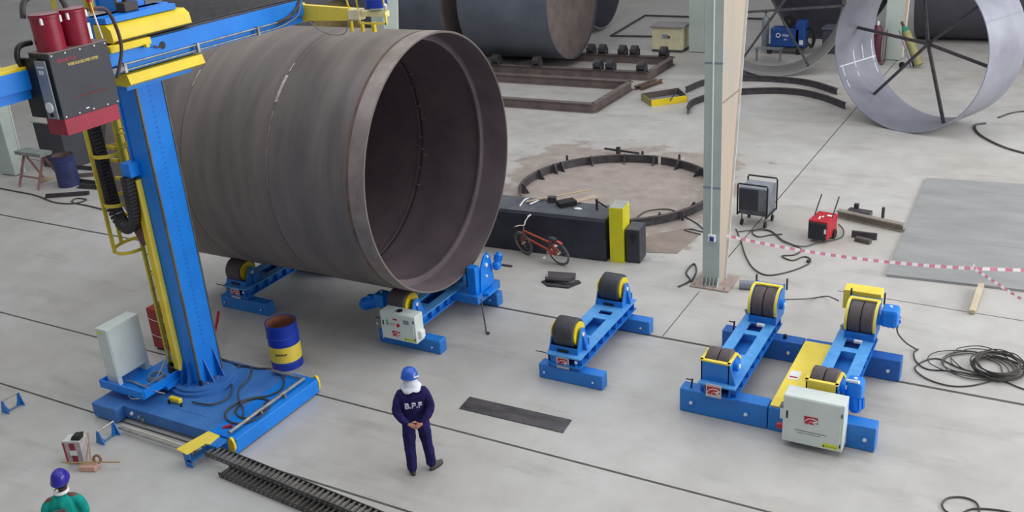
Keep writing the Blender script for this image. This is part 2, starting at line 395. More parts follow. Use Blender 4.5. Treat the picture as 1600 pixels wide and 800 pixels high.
def idler(name, label, loc, tyrem, fx=1.16, tall=False, rz=.76, ry2=2.10, dx=0):
    t = thing(name, label, 'roller bed', loc); M = WM[t.name]
    m = MBLUE
    foot(t, M, m, 0, fx, 0, .22, .265, (.11, fx-.16)); foot(t, M, m, 0, fx, 2.06, 2.28, .265, (.11, fx-.16))
    zb, zt = .335, .525
    x0, x1 = .18, .80
    for y in (.02, 2.08):
        MB().box(x0+.05, x1-.05, y, y+.18, .265, zb).xf(M).build('packing_block', MBLUE_D, t)
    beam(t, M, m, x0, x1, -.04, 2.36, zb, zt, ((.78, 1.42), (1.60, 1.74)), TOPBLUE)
    for y, tl in ((.30, False), (ry2, tall)):
        z = rz; r = .25
        for dy in (-.23, .21): MB().box(x0+.02, x1-.09, y+dy, y+dy+.02, zt, .63).xf(M).build('saddle', m, t)
        for x in (x0+.0, x1-.12):
            top = z+.08 if not tl else z+.42
            pr = [(x, y-.24, zt), (x, y+.24, zt), (x, y+.20, zt+.08), (x, y+.075+(.1 if tl else 0), top), (x, y+.03+(.1 if tl else 0), top+.03), (x, y-.03, top+.03), (x, y-.075, top), (x, y-.20, zt+.08)]
            b = MB().prism(pr, (.022, 0, 0)).xf(M).build('side_bracket', m, t)
            MB().prism([(x+.022, y-.012, zt), (x+.10, y-.012, zt), (x+.03, y-.012, z)], (0, .02, 0)).xf(M).build('gusset', m, b)
            MB().cyl((x+.02, y, z), (x+.04, y, z), .035, 16).xf(M).build('axle_end', WHITE if x > x0+.1 else STEEL, b)
        w = MB(); tyre(w, x0+.035+dx, x0+.40+dx, y, z, r)
        wt = w.xf(M).build('roller_tyre', tyrem, t)
        MB().cyl((x0+.40+dx, y, z), (x0+.425+dx, y, z), r*.80, 36).xf(M).build('hub_disc', YEL, wt)
        MB().cyl((x0+.03, y, z), (x0-.0+.01, y, z), r*.62, 36).xf(M).build('hub_disc', YEL, wt)
        MB().cyl((x0+.0, y, z), (x1-.09, y, z), .03, 16).xf(M).build('axle', STEEL, wt)
        MB().box(x0+.16, x0+.36, y-.245, y-.23, zt+.02, zt+.06).xf(M).build('slot_cover', BLACK, t)
    L = MB().box(x0+.14, x0+.40, -.015, -.008, .20, .46).xf(M)
    pl = MB().box(x0+.12, x0+.13, 0, .01, .3, .5)
    pt = MB().box(x0+.07, x0+.17, -.012, .02, .28, .50).xf(M).build('end_block', m, t)
    base = MB().box(x0+.17, x0+.40, -.0125, -.003, zb-.06, zt-.035).xf(M).build('name_plate', mat('pale_name_plate', (212, 202, 200), (200, 190, 190), .5), t)
    c = M @ Vector((x0+.285, -.014, .400)); emblem(c, (1, 0, 0), (0, 0, 1), .175, base, backing=False)
    MB().cyl((x0-.02, .0, zt-.02), (x0-.20, -.02, zt-.01), .008, 8).xf(M).build('rod', BLACK, t)
    MB().cyl((x0+.0, .05, .265), (x0+.0, .05, zt), .012, 8).xf(M).build('lock_pin', BLACK, t)
    MB().box(x1-.10, x1-.05, -.046, -.04, .44, .475).xf(M).build('white_tag', WHITE, t)
    return t
idler('roller_bed', 'blue idler roller bed with two black tyres standing alone on the open floor', (-7.01, 12.48, 0), TYRE_B, rz=.81, ry2=2.16, dx=.04)
tb = idler('roller_bed', 'blue idler roller bed with brown tyres under the far end of the big shell', (-14.32, 12.52, 0), TYRE, 1.25)

def gearmotor(t, M, p, d, r, L):
    p = Vector(p); d = Vector(d).normalized()
    g = MB().box(p.x-r*1.0, p.x+r*1.0, p.y-r*1.15, p.y+r*1.15, p.z-r*1.2, p.z+r*1.2, bev=.055).xf(M).build('gearbox', BLUE, t)
    mb = MB().cyl(p+d*r*.8, p+d*(L), r*.9, 24); mb.cyl(p+d*L, p+d*(L+.06), r*.9, 24, r2=r*.55)
    for k in range(10):
        a = 2*PI*k/10; u, w, _ = basis(d); e = (u*math.cos(a)+w*math.sin(a))
        mb.bar(p+d*(r+.02)+e*r*.93, p+d*L+e*r*.93, .012, .03, up=e)
    mo = mb.xf(M).build('motor', BLUE, t)
    tb = p+d*(L*.6)+Vector((0, 0, r*.95)); MB().box(tb.x-.05, tb.x+.05, tb.y-.05, tb.y+.05, tb.z-.03, tb.z+.04, bev=.01).xf(M).build('terminal_box', BLUE, mo)
    MB().cyl(p+Vector((0, 0, r*1.2)), p+Vector((0, 0, r*1.2+.02)), .025, 10).xf(M).build('filler_cap', WHITE, g)

def control_box(t, x0, x1, y0, y1, z0, z1, big):
    b = MB().box(x0, x1, y0, y1, z0, z1, bev=.008).build('control_box', GREYW, t)
    d = MB().box(x0+.01, x1-.035, y0-.014, y0+.001, z0+.012, z1-.012, bev=.004).build('box_door', GREYW, b)
    W_, H_ = x1-x0, z1-z0
    MB().box(x0+.05, x0+.075, y0-.022, y0-.013, z0+H_*.52, z0+H_*.68, bev=.003).build('door_handle', BLACK, b)
    for z in (z0+H_*.75, z0+.10*H_): MB().box(x1-.034, x1-.022, y0-.02, y0-.002, z, z+.05).build('hinge', BLACK, b)
    w = MB().box(x1-.24*W_-.07, x1-.05, y0-.0165, y0-.0135, z0+.04, z0+.04+.09*H_).build('warning_label', mat('warning_lime', (214, 232, 70), (204, 222, 62), .5), b)
    cx = x1-.24*W_-.045; MB().prism([(cx-.018, y0-.0175, z0+.05), (cx+.018, y0-.0175, z0+.05), (cx, y0-.0175, z0+.085)], (0, .001, 0)).build('warning_triangle', BLACK, b)
    MB().box(cx+.03, x1-.07, y0-.0175, y0-.0165, z0+.06, z0+.068).build('label_line', mat('olive', (120, 140, 40)), b)
    return b
# driver bed under the shell
t = idler('roller_bed', 'blue powered roller bed with grey control box under the open end of the big shell', (-10.33, 12.5, 0), TYRE, 1.33)
M = WM[t.name]
cb = control_box(t, -10.02, -9.28, 12.22, 12.47, .30, .83, False)
emblem((-9.70, 12.2055, .435), (1, 0, 0), (0, 0, 1), .16, cb, backing=False)
for i, (dx, dz, m_, r) in enumerate(((-.20, .14, mat('green_button', (60, 190, 130)), .020), (-.20, .085, mat('dark_green_button', (70, 110, 90)), .016), (-.13, .085, mat('pink_button', (226, 150, 150)), .014), (-.07, .10, mat('beige_button', (210, 170, 150)), .014), (.03, .085, RED, .032))):
    MB().cyl((-9.72+dx+.06, 12.207, .55+dz-.02), (-9.72+dx+.06, 12.185, .55+dz-.02), r, 16).build('push_button', m_, cb)
MB().box(-9.74, -9.65, 12.2045, 12.2065, .70, .735).build('small_logo', RED, cb)
MB().box(-9.52, -9.40, 12.2045, 12.2065, .66, .74).build('rating_plate', GREYP, cb)
MB().box(-9.28, -9.22, 12.30, 12.42, .38, .52, bev=.008).build('socket_box', WHITE, cb)
MB().cyl((-9.66, 12.33, .83), (-9.66, 12.33, .85), .055, 20).build('cable_gland', BLACK, cb)
gearmotor(t, M, (-.16, .42, .66), (-1, -.25, -.35), .12, .42)
MB().cyl((-10.42, 12.62, .36), (-10.36, 12.52, .36), .022, 10).build('white_plug', WHITE, t)
# rear lifting bracket at the bed's end, in front of the shell's rim
MB().box(-9.66, -9.02, 13.9, 14.75, .335, .50, bev=.01).build('rear_bracket_arm', MBLUE, t)
MB().box(-9.27, -9.09, 13.98, 14.16, .50, 1.04, bev=.01).build('rear_block', BLUE, t)
MB().box(-9.31, -9.27, 14.0, 14.15, .62, 1.02, bev=.006).build('rubber_block', BLACK, t)
MB().prism([(-9.09, 14.10, .50), (-9.09, 14.62, .50), (-9.09, 14.52, 1.10), (-9.09, 14.44, 1.20), (-9.09, 14.30, 1.16), (-9.09, 14.16, .98)], (.03, 0, 0)).build('rear_side_plate', BLUE, t)
for y, z in ((14.40, 1.13), (14.34, .98), (14.32, .76)): MB().cyl((-9.06, y, z), (-9.035, y, z), .04 if z == .98 else .026, 14).build('axle_cap', WHITE, t)
MB().box(-9.05, -8.90, 14.1, 14.45, .44, .50, bev=.006).build('motor_mount', BLUE, t)
gearmotor(t, Matrix(), (-8.97, 14.60, .88), (.1, .3, 1), .075, .20)
mb = MB().cyl(G(760, 520, .02), (-8.92, 13.86, .50), .014, 10); mb.cyl(G(763, 521, 0), G(763, 519, .07), .035, 12, r2=.012)
single(mb, 'support_rod', DSTEEL, 'thin dark prop rod leaning against the powered roller bed by the shell rim', 'rod')

def double_bed(name, label, loc, fx, bx, driver):
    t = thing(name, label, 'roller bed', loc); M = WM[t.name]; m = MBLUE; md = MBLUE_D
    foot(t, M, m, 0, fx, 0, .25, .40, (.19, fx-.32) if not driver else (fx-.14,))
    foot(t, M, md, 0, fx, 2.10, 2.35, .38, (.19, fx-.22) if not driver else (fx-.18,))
    x0, x1 = bx, bx+.58
    for y in (.02, 2.12):
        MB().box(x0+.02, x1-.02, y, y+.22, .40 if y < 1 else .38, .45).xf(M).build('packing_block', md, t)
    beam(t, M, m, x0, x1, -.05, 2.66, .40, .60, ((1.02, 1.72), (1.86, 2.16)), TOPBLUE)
    # front roller in a box housing
    hx0, hx1 = x0+.01, x0+.45
    a, b, zt = .06, .62, .60
    MB().box(hx0, hx1, a, a+.02, zt, .92).xf(M).build('housing_front', YEL_P if driver else m, t); MB().box(hx0, hx1, b-.02, b, zt, .74).xf(M).build('housing_back', m, t)
    for x in (hx0-.0, hx1-.02):
        MB().prism([(x, a, zt), (x, b+.05, zt), (x, b, .74), (x, .40, .93), (x, a, .925)], (.02, 0, 0)).xf(M).build('housing_side', m, t)
        MB().prism([(x-.015, a-.005, .925), (x-.015, .42, .925), (x-.015, b-.02, .76), (x-.015, b+.02, .78), (x-.015, .45, .95), (x-.015, a-.005, .95)], (.045, 0, 0)).xf(M).build('yellow_rim', YEL_P, t)
    MB().box(hx0-.02, hx1+.015, a-.01, a+.045, .925, .95).xf(M).build('yellow_rim', YEL_P, t)
    for i in (0, 1):
        q = hx0+.035+i*.19; w = MB(); tyre(w, q, q+.182, .33, .80, .225); w.xf(M).build('roller_tyre', TYRE, t)
    bb = MB().cyl((hx1, .33, .79), (hx1+.07, .33, .79), .085, 20).xf(M).build('bearing_housing', BLUE, t)
    MB().cyl((hx1+.07, .33, .79), (hx1+.085, .33, .79), .04, 14).xf(M).build('bearing_cap', WHITE, bb)
    MB().prism([(hx1, .05, zt), (hx1+.10, .05, zt), (hx1, .05, .95)], (0, .02, 0)).xf(M).build('gusset', m, t)
    # rear roller with curved guards
    yc, zc, r = 2.40, .90, .26
    rx0, rx1 = x0+.15, x0+.56
    MB().box(rx0, rx1, 2.18, 2.20, zt, .72).xf(M).build('housing_front', m, t)
    MB().box(rx0, rx1, 2.64, 2.66, zt, 1.14).xf(M).build('housing_back', m, t)
    for x in (rx0-.03, rx1-.0):
        MB().prism([(x, 2.16, zt), (x, 2.68, zt), (x, 2.68, 1.15), (x, 2.50, 1.14), (x, 2.28, 1.05), (x, 2.18, .90)], (.03, 0, 0)).xf(M).build('housing_side', m, t)
        g = MB(); g.lathe((0, yc, zc), (1, 0, 0), [(x-.005, r+.015), (x-.005, r+.035), (x+.035, r+.035), (x+.035, r+.015), (x-.005, r+.015)], 18, math.radians(60), math.radians(205), ref=(0, 1, 0))
        g.xf(M).build('yellow_guard', YEL_P, t)
    MB().box(rx0-.03, rx1+.03, 2.46, 2.53, 1.165, 1.19).xf(M).build('yellow_rim', YEL_P, t)
    for i in (0, 1):
        q = rx0+.012+i*.195; w = MB(); tyre(w, q, q+.187, yc, zc, r); w.xf(M).build('roller_tyre', TYRE, t)
    bb = MB().cyl((rx1+.03, yc, zc), (rx1+.10, yc, zc), .085, 20).xf(M).build('bearing_housing', BLUE, t)
    MB().cyl((rx1+.10, yc, zc), (rx1+.115, yc, zc), .04, 14).xf(M).build('bearing_cap', WHITE, bb)
    for x in (rx0-.05, rx1+.06): MB().box(x-.012, x+.012, 2.66, 2.70, 1.05, 1.25).xf(M).build('guard_pin', DSTEEL, t)
    MB().cyl((rx0-.06, 2.2, zt+.12), (rx0-.09, 2.2, zt+.20), .022, 12).xf(M).build('grease_point', STEEL, t)
    MB().box(x0+.30, x0+.42, 2.04, 2.10, .602, .64).xf(M).build('white_block', WHITE, t)
    MB().box(x0+.23, x0+.33, -.035, .05, .40, .58).xf(M).build('end_block', md, t)
    return t, M
t, M = double_bed('roller_bed', 'blue idler roller bed with paired grey tyres, left half of the joined bed', (-4.51, 12.42, 0), 1.365, .31, False)
pl = MB().box(.44, .68, -.062, -.053, .40, .62).xf(M).build('name_plate', mat('pale_name_plate', (212, 202, 200), (200, 190, 190), .5), t)
emblem(M @ Vector((.56, -.0635, .515)), (1, 0, 0), (0, 0, 1), .20, pl, backing=False)
for x, y in ((.16, .06), (.18, 2.14)):
    h = MB().cyl((x, y+.02, .39), (x+.02, y+.02, .56), .014, 8); h.cyl((x+.02, y+.02, .54), (x-.07, y-.01, .56), .01, 8); h.xf(M).build('locking_lever', BLACK, t)
MB().cyl((1.05, 2.2, .38), (1.05, 2.2, .45), .03, 12).xf(M).build('black_stud', BLACK, t)
t, M = double_bed('roller_bed', 'blue powered roller bed with yellow cover, gear motors and large control box', (-3.135, 12.42, 0), 1.525, .50, True)
MB().box(.02, .50, .02, 2.16, .405, .43, bev=.006).xf(M).build('yellow_cover', YEL_P, t)
MB().box(.50, 1.0, .0, .055, .43, .60, bev=.006).xf(M).build('yellow_cover', YEL_P, t)
MB().box(.47, 1.06, 2.70, 2.98, .86, 1.20, bev=.01).xf(M).build('yellow_gear_cover', YEL_P, t)
MB().box(.06, .22, .85, 1.12, .43, .434).xf(M).build('paper_label', WHITE, t)
MB().box(.08, .2, .90, .94, .434, .436).xf(M).build('label_print', RED, t)
cb = control_box(t, -2.84, -2.00, 12.10, 12.40, .10, .86, True)
emblem((-2.44, 12.084, .53), (1, 0, 0), (0, 0, 1), .19, cb, backing=False)
INK = mat('faint_grey_ink', (120, 128, 130), (112, 120, 122), .6)
MB().box(-2.66, -2.22, 12.0845, 12.0855, .325, .338).build('fine_print_line', INK, cb)
MB().box(-2.62, -2.30, 12.0845, 12.0855, .29, .30).build('fine_print_line', INK, cb)
MB().box(-2.90, -2.845, 12.18, 12.30, .40, .58, bev=.006).build('side_socket', WHITE, cb)
MB().box(-2.91, -2.85, 12.18, 12.30, .58, .62, bev=.006).build('socket_cap', mat('grey_cap', (120, 120, 124)), cb)
MB().cyl((-2.845, 12.2, .28), (-2.93, 12.2, .26), .05, 16).build('red_plug', RED, cb)
gearmotor(t, M, (1.13, .44, .74), (.12, -.25, -1), .12, .30)
gearmotor(t, M, (1.26, 2.44, .98), (.05, .6, -.55), .13, .28)
MB().cyl((1.02, .36, .88), (1.20, .30, .92), .025, 12).xf(M).build('white_coupling', WHITE, t)

# ------------------------------------------------------------------ column-and-boom welding manipulator
t = thing('welding_manipulator', 'tall blue column with a horizontal boom and yellow carriage on a wheeled base', 'welding manipulator', (-11.9, 9.6, 0))
B = BLUE
bm_ = MB().box(-12.75, -10.72, 8.66, 10.52, .06, .27, bev=.008); MB
base = bm_.build('base_frame', BLUE_D, t)
for (a, b, y0, y1) in ((-13.27, -12.70, 8.50, 10.62), (-10.74, -10.20, 8.66, 10.60)):
    MB().box(a, b, y0, y1, .03, .275, bev=.01).build('end_beam', BLUE if a > -11 else BLUE_D, base)
MB().box(-10.72, -10.205, 8.62, 8.67, .04, .2).build('end_cap', BLUE, base)
# perforated yellow bumpers
for y, s in ((8.63, -1), (10.63, 1)):
    q = MB().cyl((-10.18, y-.02, .16), (-10.18, y+.02, .16), .15, 24)
    M2 = Matrix.Translation((-10.27, y, .16)) @ Matrix.Scale(.45, 4, (1, 0, 0)) @ Matrix.Translation((10.18, -y, -.16))
    bp_ = q.xf(M2).build('bumper', YEL, base)
    for k in range(4):
        for j in (-1, 1):
            MB().cyl((-10.27+j*.026, y-.022, .07+k*.058), (-10.27+j*.026, y-.026, .07+k*.058), .011, 8).build('bumper_hole', BRASS, base)
    MB().cyl((-13.22, y+.0, .23), (-13.18, y+.0, .23), .03, 10).build('lamp', YEL, base)
for x in (-12.95, -10.5):
    for y in (8.95, 10.25): MB().cyl((x-.12, y, .105), (x+.12, y, .105), .1, 24).build('rail_wheel', DSTEEL, base)
MB().tube([(-10.36, 8.70, .33), (-10.36, 10.44, .33), (-11.05, 10.44, .33)], .03, 10).build('pipe_rail', STEEL, base)
for y in (9.35, 9.9): MB().box(-10.42, -10.28, y-.012, y+.012, .27, .345).build('pipe_clamp', STEEL, base)
for x, z in ((-12.50, .17), (-12.33, .15), (-12.25, .12)): MB().cyl((x, 8.67, z), (x, 8.63, z), .03, 12).build('limit_switch', STEEL if x > -12.4 else WHITE, base)
MB().box(-11.95, -11.05, 8.95, 9.15, .27, .276).build('cover_plate', BLUE_D, base)
MB().box(-12.02, -11.78, 9.03, 9.11, .30, .38, bev=.015).build('yellow_limit_box', YEL, base)
for x in (-12.0, -11.72): MB().box(x-.01, x+.01, 9.0, 9.03, .27, .34).build('switch_foot', BLACK, base)
MB().cyl((-10.62, 8.82, .275), (-10.50, 8.90, .30), .03, 12).build('red_plug', RED, base)
# turntable
MB().cyl((-12.0, 9.80, .27), (-12.0, 9.80, .33), .56, 64).build('turntable', BLUE_D, t)
MB().cyl((-12.0, 9.80, .33), (-12.0, 9.80, .37), .50, 64).build('slew_ring', BLUE_D, t)
# column
CX0, CX1, CY0, CY1 = -12.22, -11.81, 9.55, 10.07
c = MB().box(CX0, CX1, CY0, CY1, .37, 7.3, bev=.006).build('column', BLUE, t)
RAIL = mat('grease_worn_rail', (122, 118, 104), (100, 96, 84), .45, .5)
for y in (CY0+.012, CY1-.012): MB().box(CX1-.03, CX1+.012, y-.013, y+.013, .40, 7.3).build('guide_rail', RAIL, c)
MB().box(CX0-.01, CX0+.02, CY0-.02, CY0+.03, .40, 7.3).build('guide_rail', BLUE, c)
for k in range(60): MB().box(CX1-.002, CX1+.006, 9.775, 9.815, .95+k*.08, .955+k*.08+.02).build('rack_tooth', mat('rack_shadow_blue', (12, 118, 214), (12, 112, 206), .5), c)
for y, z in ((9.70, .78), (9.93, .88)): MB().prism([(CX1, y, .37), (CX1+.16, y, .37), (CX1, y, z)], (0, .018, 0)).build('gusset', MBLUE_D, c)
for x in (-12.12, -11.98): MB().prism([(x, CY0, .37), (x, CY0-.15, .37), (x, CY0, .80)], (.018, 0, 0)).build('gusset', MBLUE_D, c)
for y in (9.62, 9.84): MB().cyl((CX1+.08, y, .37), (CX1+.08, y, .40), .022, 6).build('anchor_bolt', STEEL, c)
MB().box(CX1-.0, CX1+.05, CY0-.03, CY0+.01, .37, .46).build('rail_foot', BLACK, c)
# yellow cable channel
MB().box(-12.27, -12.14, 9.47, 9.545, .62, 3.95, bev=.006).build('cable_channel', YEL, c)
MB().box(-12.15, -12.12, 9.45, 9.545, .62, 3.95, bev=.004).build('channel_edge', YEL_P, c)
# ladder with safety cage on the back
YEL_L = mat('faded_yellow_paint', (216, 196, 66), (204, 184, 56), .5)
ld = MB()
for y in (9.66, 10.02): ld.box(-12.62, -12.58, y-.03, y+.03, .55, 7.2)
lad = ld.build('ladder', YEL_L, t)
for k in range(22): MB().cyl((-12.60, 9.66, .75+k*.3), (-12.60, 10.02, .75+k*.3), .014, 8).build('rung', YEL_L, lad)
for z in (.58, 2.2, 3.35, 4.6, 5.9): MB().bar((-12.6, 9.69, z), (-12.22, 9.75, z), .05, .02).build('ladder_bracket', YEL_L, lad)
def hoop(z, m=YEL_L):
    pts = [(-12.6, 9.34+.0, z)]
    pts = [(-12.55, 9.62, z), (-12.60, 9.42, z), (-12.75, 9.32, z), (-12.98, 9.40, z), (-13.10, 9.66, z), (-13.03, 9.94, z), (-12.80, 10.10, z), (-12.58, 10.06, z)]
    p = spline([Vector(q) for q in pts], 5); h = MB()
    for i in range(len(p)-1): h.bar(p[i], p[i+1]+(p[i+1]-p[i])*.1, .012, .055)
    h.build('cage_hoop', m, lad)
for z in (2.70, 3.5, 4.3, 5.1, 5.9, 6.7): hoop(z)
for x, y in ((-12.90, 9.35), (-13.10, 9.66), (-12.95, 10.02)): MB().box(x-.012, x+.012, y-.03, y+.03, 2.68, 6.75).build('cage_strap', YEL_L, lad)
for z in (3.05, 3.25, 3.85, 4.15, 4.35): MB().box(-12.62, -12.60+.18*(-1), 9.58, 9.63, z, z+.05).build('cage_bracket', YEL_L, lad)
# vertical cable chain hanging in a U
def chain(pts, w, h, name, parent, side, m=BLACK, m2=None, pitch=.075):
    P = spline([Vector(p) for p in pts], 10); L = [0]
    for i in range(1, len(P)): L.append(L[-1]+(P[i]-P[i-1]).length)
    n = int(L[-1]/pitch); body = MB(); s = Vector(side).normalized(); j = 0; pins = MB()
    for k in range(n):
        def at(d):
            i = max(q for q in range(len(L)-1) if L[q] <= d+1e-9); f = (d-L[i])/(L[i+1]-L[i]); return P[i].lerp(P[i+1], f)
        a = at(k*pitch); b = at(min((k+1)*pitch, L[-1]-1e-6)); d = (b-a).normalized(); up = d.cross(s).normalized()
        for q in (-1, 1): body.bar(a+s*q*w/2+d*.003, b+s*q*w/2-d*.003, .012, h, up=up)
        for q in (-1, 1): body.bar((a+b)/2-s*w/2+up*q*h*.38, (a+b)/2+s*w/2+up*q*h*.38, h*.12, pitch*.8, up=d)
        for q in (-1, 1): pins.cyl(a.lerp(b, .5)+s*q*(w/2+.006), a.lerp(b, .5)+s*q*(w/2+.010), h*.13, 6)
    o = body.build(name, m, parent); pins.build('link_pins', m2 or STEEL, o)['kind'] = 'stuff'
    return o
chain([(-12.92, 9.50, 6.0), (-12.90, 9.50, 4.6), (-12.87, 9.50, 3.6), (-12.82, 9.50, 3.30), (-12.66, 9.48, 3.12), (-12.42, 9.45, 3.15), (-12.28, 9.42, 3.35), (-12.24, 9.40, 3.7), (-12.22, 9.40, 4.05)], .17, .14, 'cable_chain', t, (0, 1, 0), m=mat('chain_black', (50, 48, 54), (40, 39, 45), .55), m2=CHARC, pitch=.06)
MB().box(-12.30, -12.10, 9.36, 9.55, 4.02, 4.24, bev=.01).build('chain_bracket', BLUE, t)
MB().prism([(-12.52, 9.47, 3.15), (-12.30, 9.47, 3.2), (-12.26, 9.47, 2.86), (-12.36, 9.47, 2.82)], (0, .05, 0)).build('chain_guide', mat('brown_bracket', (96, 62, 58)), t)
# carriage
cg = MB().box(-11.78, -11.60, 8.95, 10.28, 5.48, 6.50, bev=.006).build('carriage', BLUE, t)
MB().box(-11.80, -11.34, 8.93, 10.18, 6.42, 6.50, bev=.004).build('carriage_top', BLUE, cg)
MB().box(-12.7, -11.80, 8.93, 9.5, 6.44, 6.49).build('service_shelf', mat('dusty_shelf', (176, 160, 134), (160, 146, 122), .7), cg)
MB().prism([(-11.60, 8.92, 6.17), (-11.27, 8.92, 6.17), (-11.25, 8.92, 6.20), (-11.27, 8.92, 6.34), (-11.36, 8.92, 6.41), (-11.60, 8.92, 6.41)], (0, 1.42, 0)).build('upper_guide_housing', YEL, cg)
MB().box(-11.31, -11.20, 8.80, 9.50, 6.06, 6.155, bev=.008).build('clamp_strip', YEL, cg)
MB().box(-11.22, -11.15, 9.36, 9.42, 6.03, 6.08, bev=.006).build('clamp_block', YEL, cg)
MB().prism([(-11.60, 8.97, 5.58), (-11.25, 8.97, 5.56), (-11.16, 8.97, 5.60), (-11.20, 8.97, 5.73), (-11.60, 8.97, 5.73)], (0, 1.40, 0)).build('lower_guide_housing', YEL, cg)
MB().box(-11.70, -11.3, 9.0, 10.2, 5.50, 5.56).build('carriage_bottom', BLUE, cg)
MB().tube([(-11.22, 8.95, 6.18), (-11.22, 10.45, 6.185), (-11.26, 11.2, 6.18), (-11.30, 12.7, 6.16)], .014, 8).build('guide_cable', BLACK, cg)
MB().box(-11.60, -11.42, 9.35, 9.60, 6.50, 6.64, bev=.02).build('hoist_block', mat('dark_brown_block', (60, 52, 54)), cg)
MB().cyl((-11.52, 9.46, 6.62), (-11.55, 9.46, 7.3), .035, 10).build('hoist_chain', BLACK, cg)
# boom
bo = MB().box(-11.56, -11.25, 6.30, 12.80, 5.875, 6.12, bev=.006); bo.box(-11.56, -11.30, 6.30, 12.80, 5.755, 5.885)
bo = bo.build('boom', BLUE, t)
MB().box(-11.54, -11.32, 6.3, 12.75, 6.12, 6.135).build('boom_top_rail', DSTEEL, bo)
for z, r in ((5.875, .014), (5.795, .011)):
    MB().tube([(-11.225, 8.86, z), (-11.225, 12.1, z), (-11.225, 12.3, z+.02)], r, 8).build('boom_pipe', STEEL, bo)
for y in (8.98, 10.33, 11.62): MB().box(-11.25, -11.195, y-.02, y+.02, 5.765, 5.90).build('pipe_bracket', STEEL, bo)
MB().box(-11.25, -11.2, 8.75, 8.97, 5.79, 5.86, bev=.01).build('pipe_end_block', GREYP, bo)
MB().cyl((-11.252, 9.72, 5.99), (-11.246, 9.72, 5.99), .055, 24).build('cable_port', BLACK, bo)
MB().tube([(-11.25, 9.70, 5.98), (-11.2, 9.62, 5.98), (-11.2, 9.52, 6.02)], .012, 8).build('port_cable', DSTEEL, bo)
MB().tube([(-11.235, 12.76, 6.22), (-11.235, 12.62, 6.02), (-11.235, 12.35, 5.90), (-11.235, 12.1, 5.87)], .03, 8, 6).build('hose', DSTEEL, bo)
MB().tube([(-11.23, 12.72, 6.1), (-11.23, 12.60, 5.90), (-11.23, 12.3, 5.82), (-11.23, 12.1, 5.80)], .012, 8, 6).build('thin_hose', GREYP, bo)
MB().box(-11.56, -11.27, 6.2, 7.66, 6.02, 6.16, bev=.01).build('boom_tail_cover', YEL, bo)
# welding head at the boom tip
hd = MB().prism([(-11.42, 12.86, 6.03), (-11.42, 12.86, 5.76), (-10.30, 12.86, 5.79), (-10.30, 12.86, 5.985)], (0, .10, 0)).build('cross_arm', YEL_P, t)
MB().box(-11.5, -11.36, 12.78, 12.98, 5.74, 6.05).build('arm_mount', YEL, hd)
MB().box(-10.36, -10.12, 12.82, 13.0, 5.80, 5.98, bev=.02).build('head_clamp', mat('cream_paint', (232, 222, 180)), hd)
MB().box(-10.10, -9.62, 12.86, 12.98, 5.86, 5.95, bev=.008).build('head_platform', mat('pale_yellow_paint', (246, 236, 176), (238, 226, 160), .4), hd)
fr = MB()
for z in (5.74,): fr.box(-10.16, -9.62, 12.85, 12.88, z, z+.03)
for x in (-10.18, -9.64): fr.box(x, x+.03, 12.85, 12.88, 5.74, 5.9)
fr.build('head_frame', YEL_P, hd)
for x, w in ((-10.42, .03), (-10.20, .04), (-9.98, .06)): MB().box(x, x+w, 12.92, 12.98, 5.60, 5.76).build('head_leg', YEL, hd)
MB().tube([(-11.2, 12.84, 5.75), (-10.9, 12.84, 5.58), (-10.55, 12.84, 5.56), (-10.4, 12.84, 5.68), (-10.35, 12.84, 5.9)], .010, 8, 6).build('head_cable', STEEL, hd)
dr = MB().lathe((-9.85, 12.96, 6.0), (0, 0, 1), [(0, .0), (0, .17), (.02, .18), (.12, .18), (.13, .185), (.14, .18), (.30, .18), (.32, .17), (.32, 0)], 32).build('flux_hopper', DRUMB, hd)
for x in (-10.16, -9.62): MB().tube([(x, 12.88, 5.95), (x, 12.85, 6.1), (x, 12.85, 6.5)], .014, 8, 4).build('hopper_frame', YEL, hd)
MB().tube([(-10.34, 12.9, 5.95), (-10.38, 12.88, 6.1), (-10.38, 12.88, 6.5)], .016, 8, 4).build('hose', YEL_P, hd)
MB().cyl((-9.62, 12.88, 6.0), (-9.60, 12.86, 6.06), .03, 12).build('gauge', WHITE, hd)
# flux recovery unit hung on the boom
FXF, FXB, FY0, FY1, FZ0, FZ1 = -10.86, -11.24, 7.62, 8.50, 5.49, 6.31
fx = MB().box(FXB, FXF, FY0, FY1, FZ0, FZ1, bev=.008).build('flux_unit_case', CHARC, t); fx['label'] = 'charcoal case with red skirt and two maroon canisters'
MB().box(FXB+.015, FXF-.01, FY0+.01, FY1-.04, FZ0-.21, FZ0, bev=.004).build('red_skirt', CRIM, fx)
MB().box(FXB-.16, FXB+.2, FY0-.055, FY0-.002, FZ0+.02, FZ1-.05, bev=.006).build('side_case', BLACK, fx)
MB().box(FXF-.22, FXF-.02, FY0-.06, FY0-.045, FZ0+.02, FZ1-.07, bev=.004).build('control_panel', GREYP, fx)
MB().cyl((FXF-.12, FY0-.06, FZ0+.17), (FXF-.12, FY0-.085, FZ0+.17), .065, 28).build('round_gauge', WHITE, fx)
MB().cyl((FXF-.12, FY0-.06, FZ0+.07), (FXF-.12, FY0-.08, FZ0+.07), .022, 14).build('knob', BLACK, fx)
for dz, xs in ((.70, (-.17, -.12, -.07)), (.62, (-.15, -.10))):
    for x in xs: MB().box(FXF+x-.018, FXF+x+.018, FY0-.063, FY0-.058, FZ0+dz-.04, FZ0+dz-.04+(.02 if dz > .65 else .05)).build('display_mark', WHITE, fx)
MB().box(FXB-.12, FXB-.02, FY0-.053, FY0-.05, FZ0+.17, FZ0+.30).build('white_sticker', WHITE, fx)
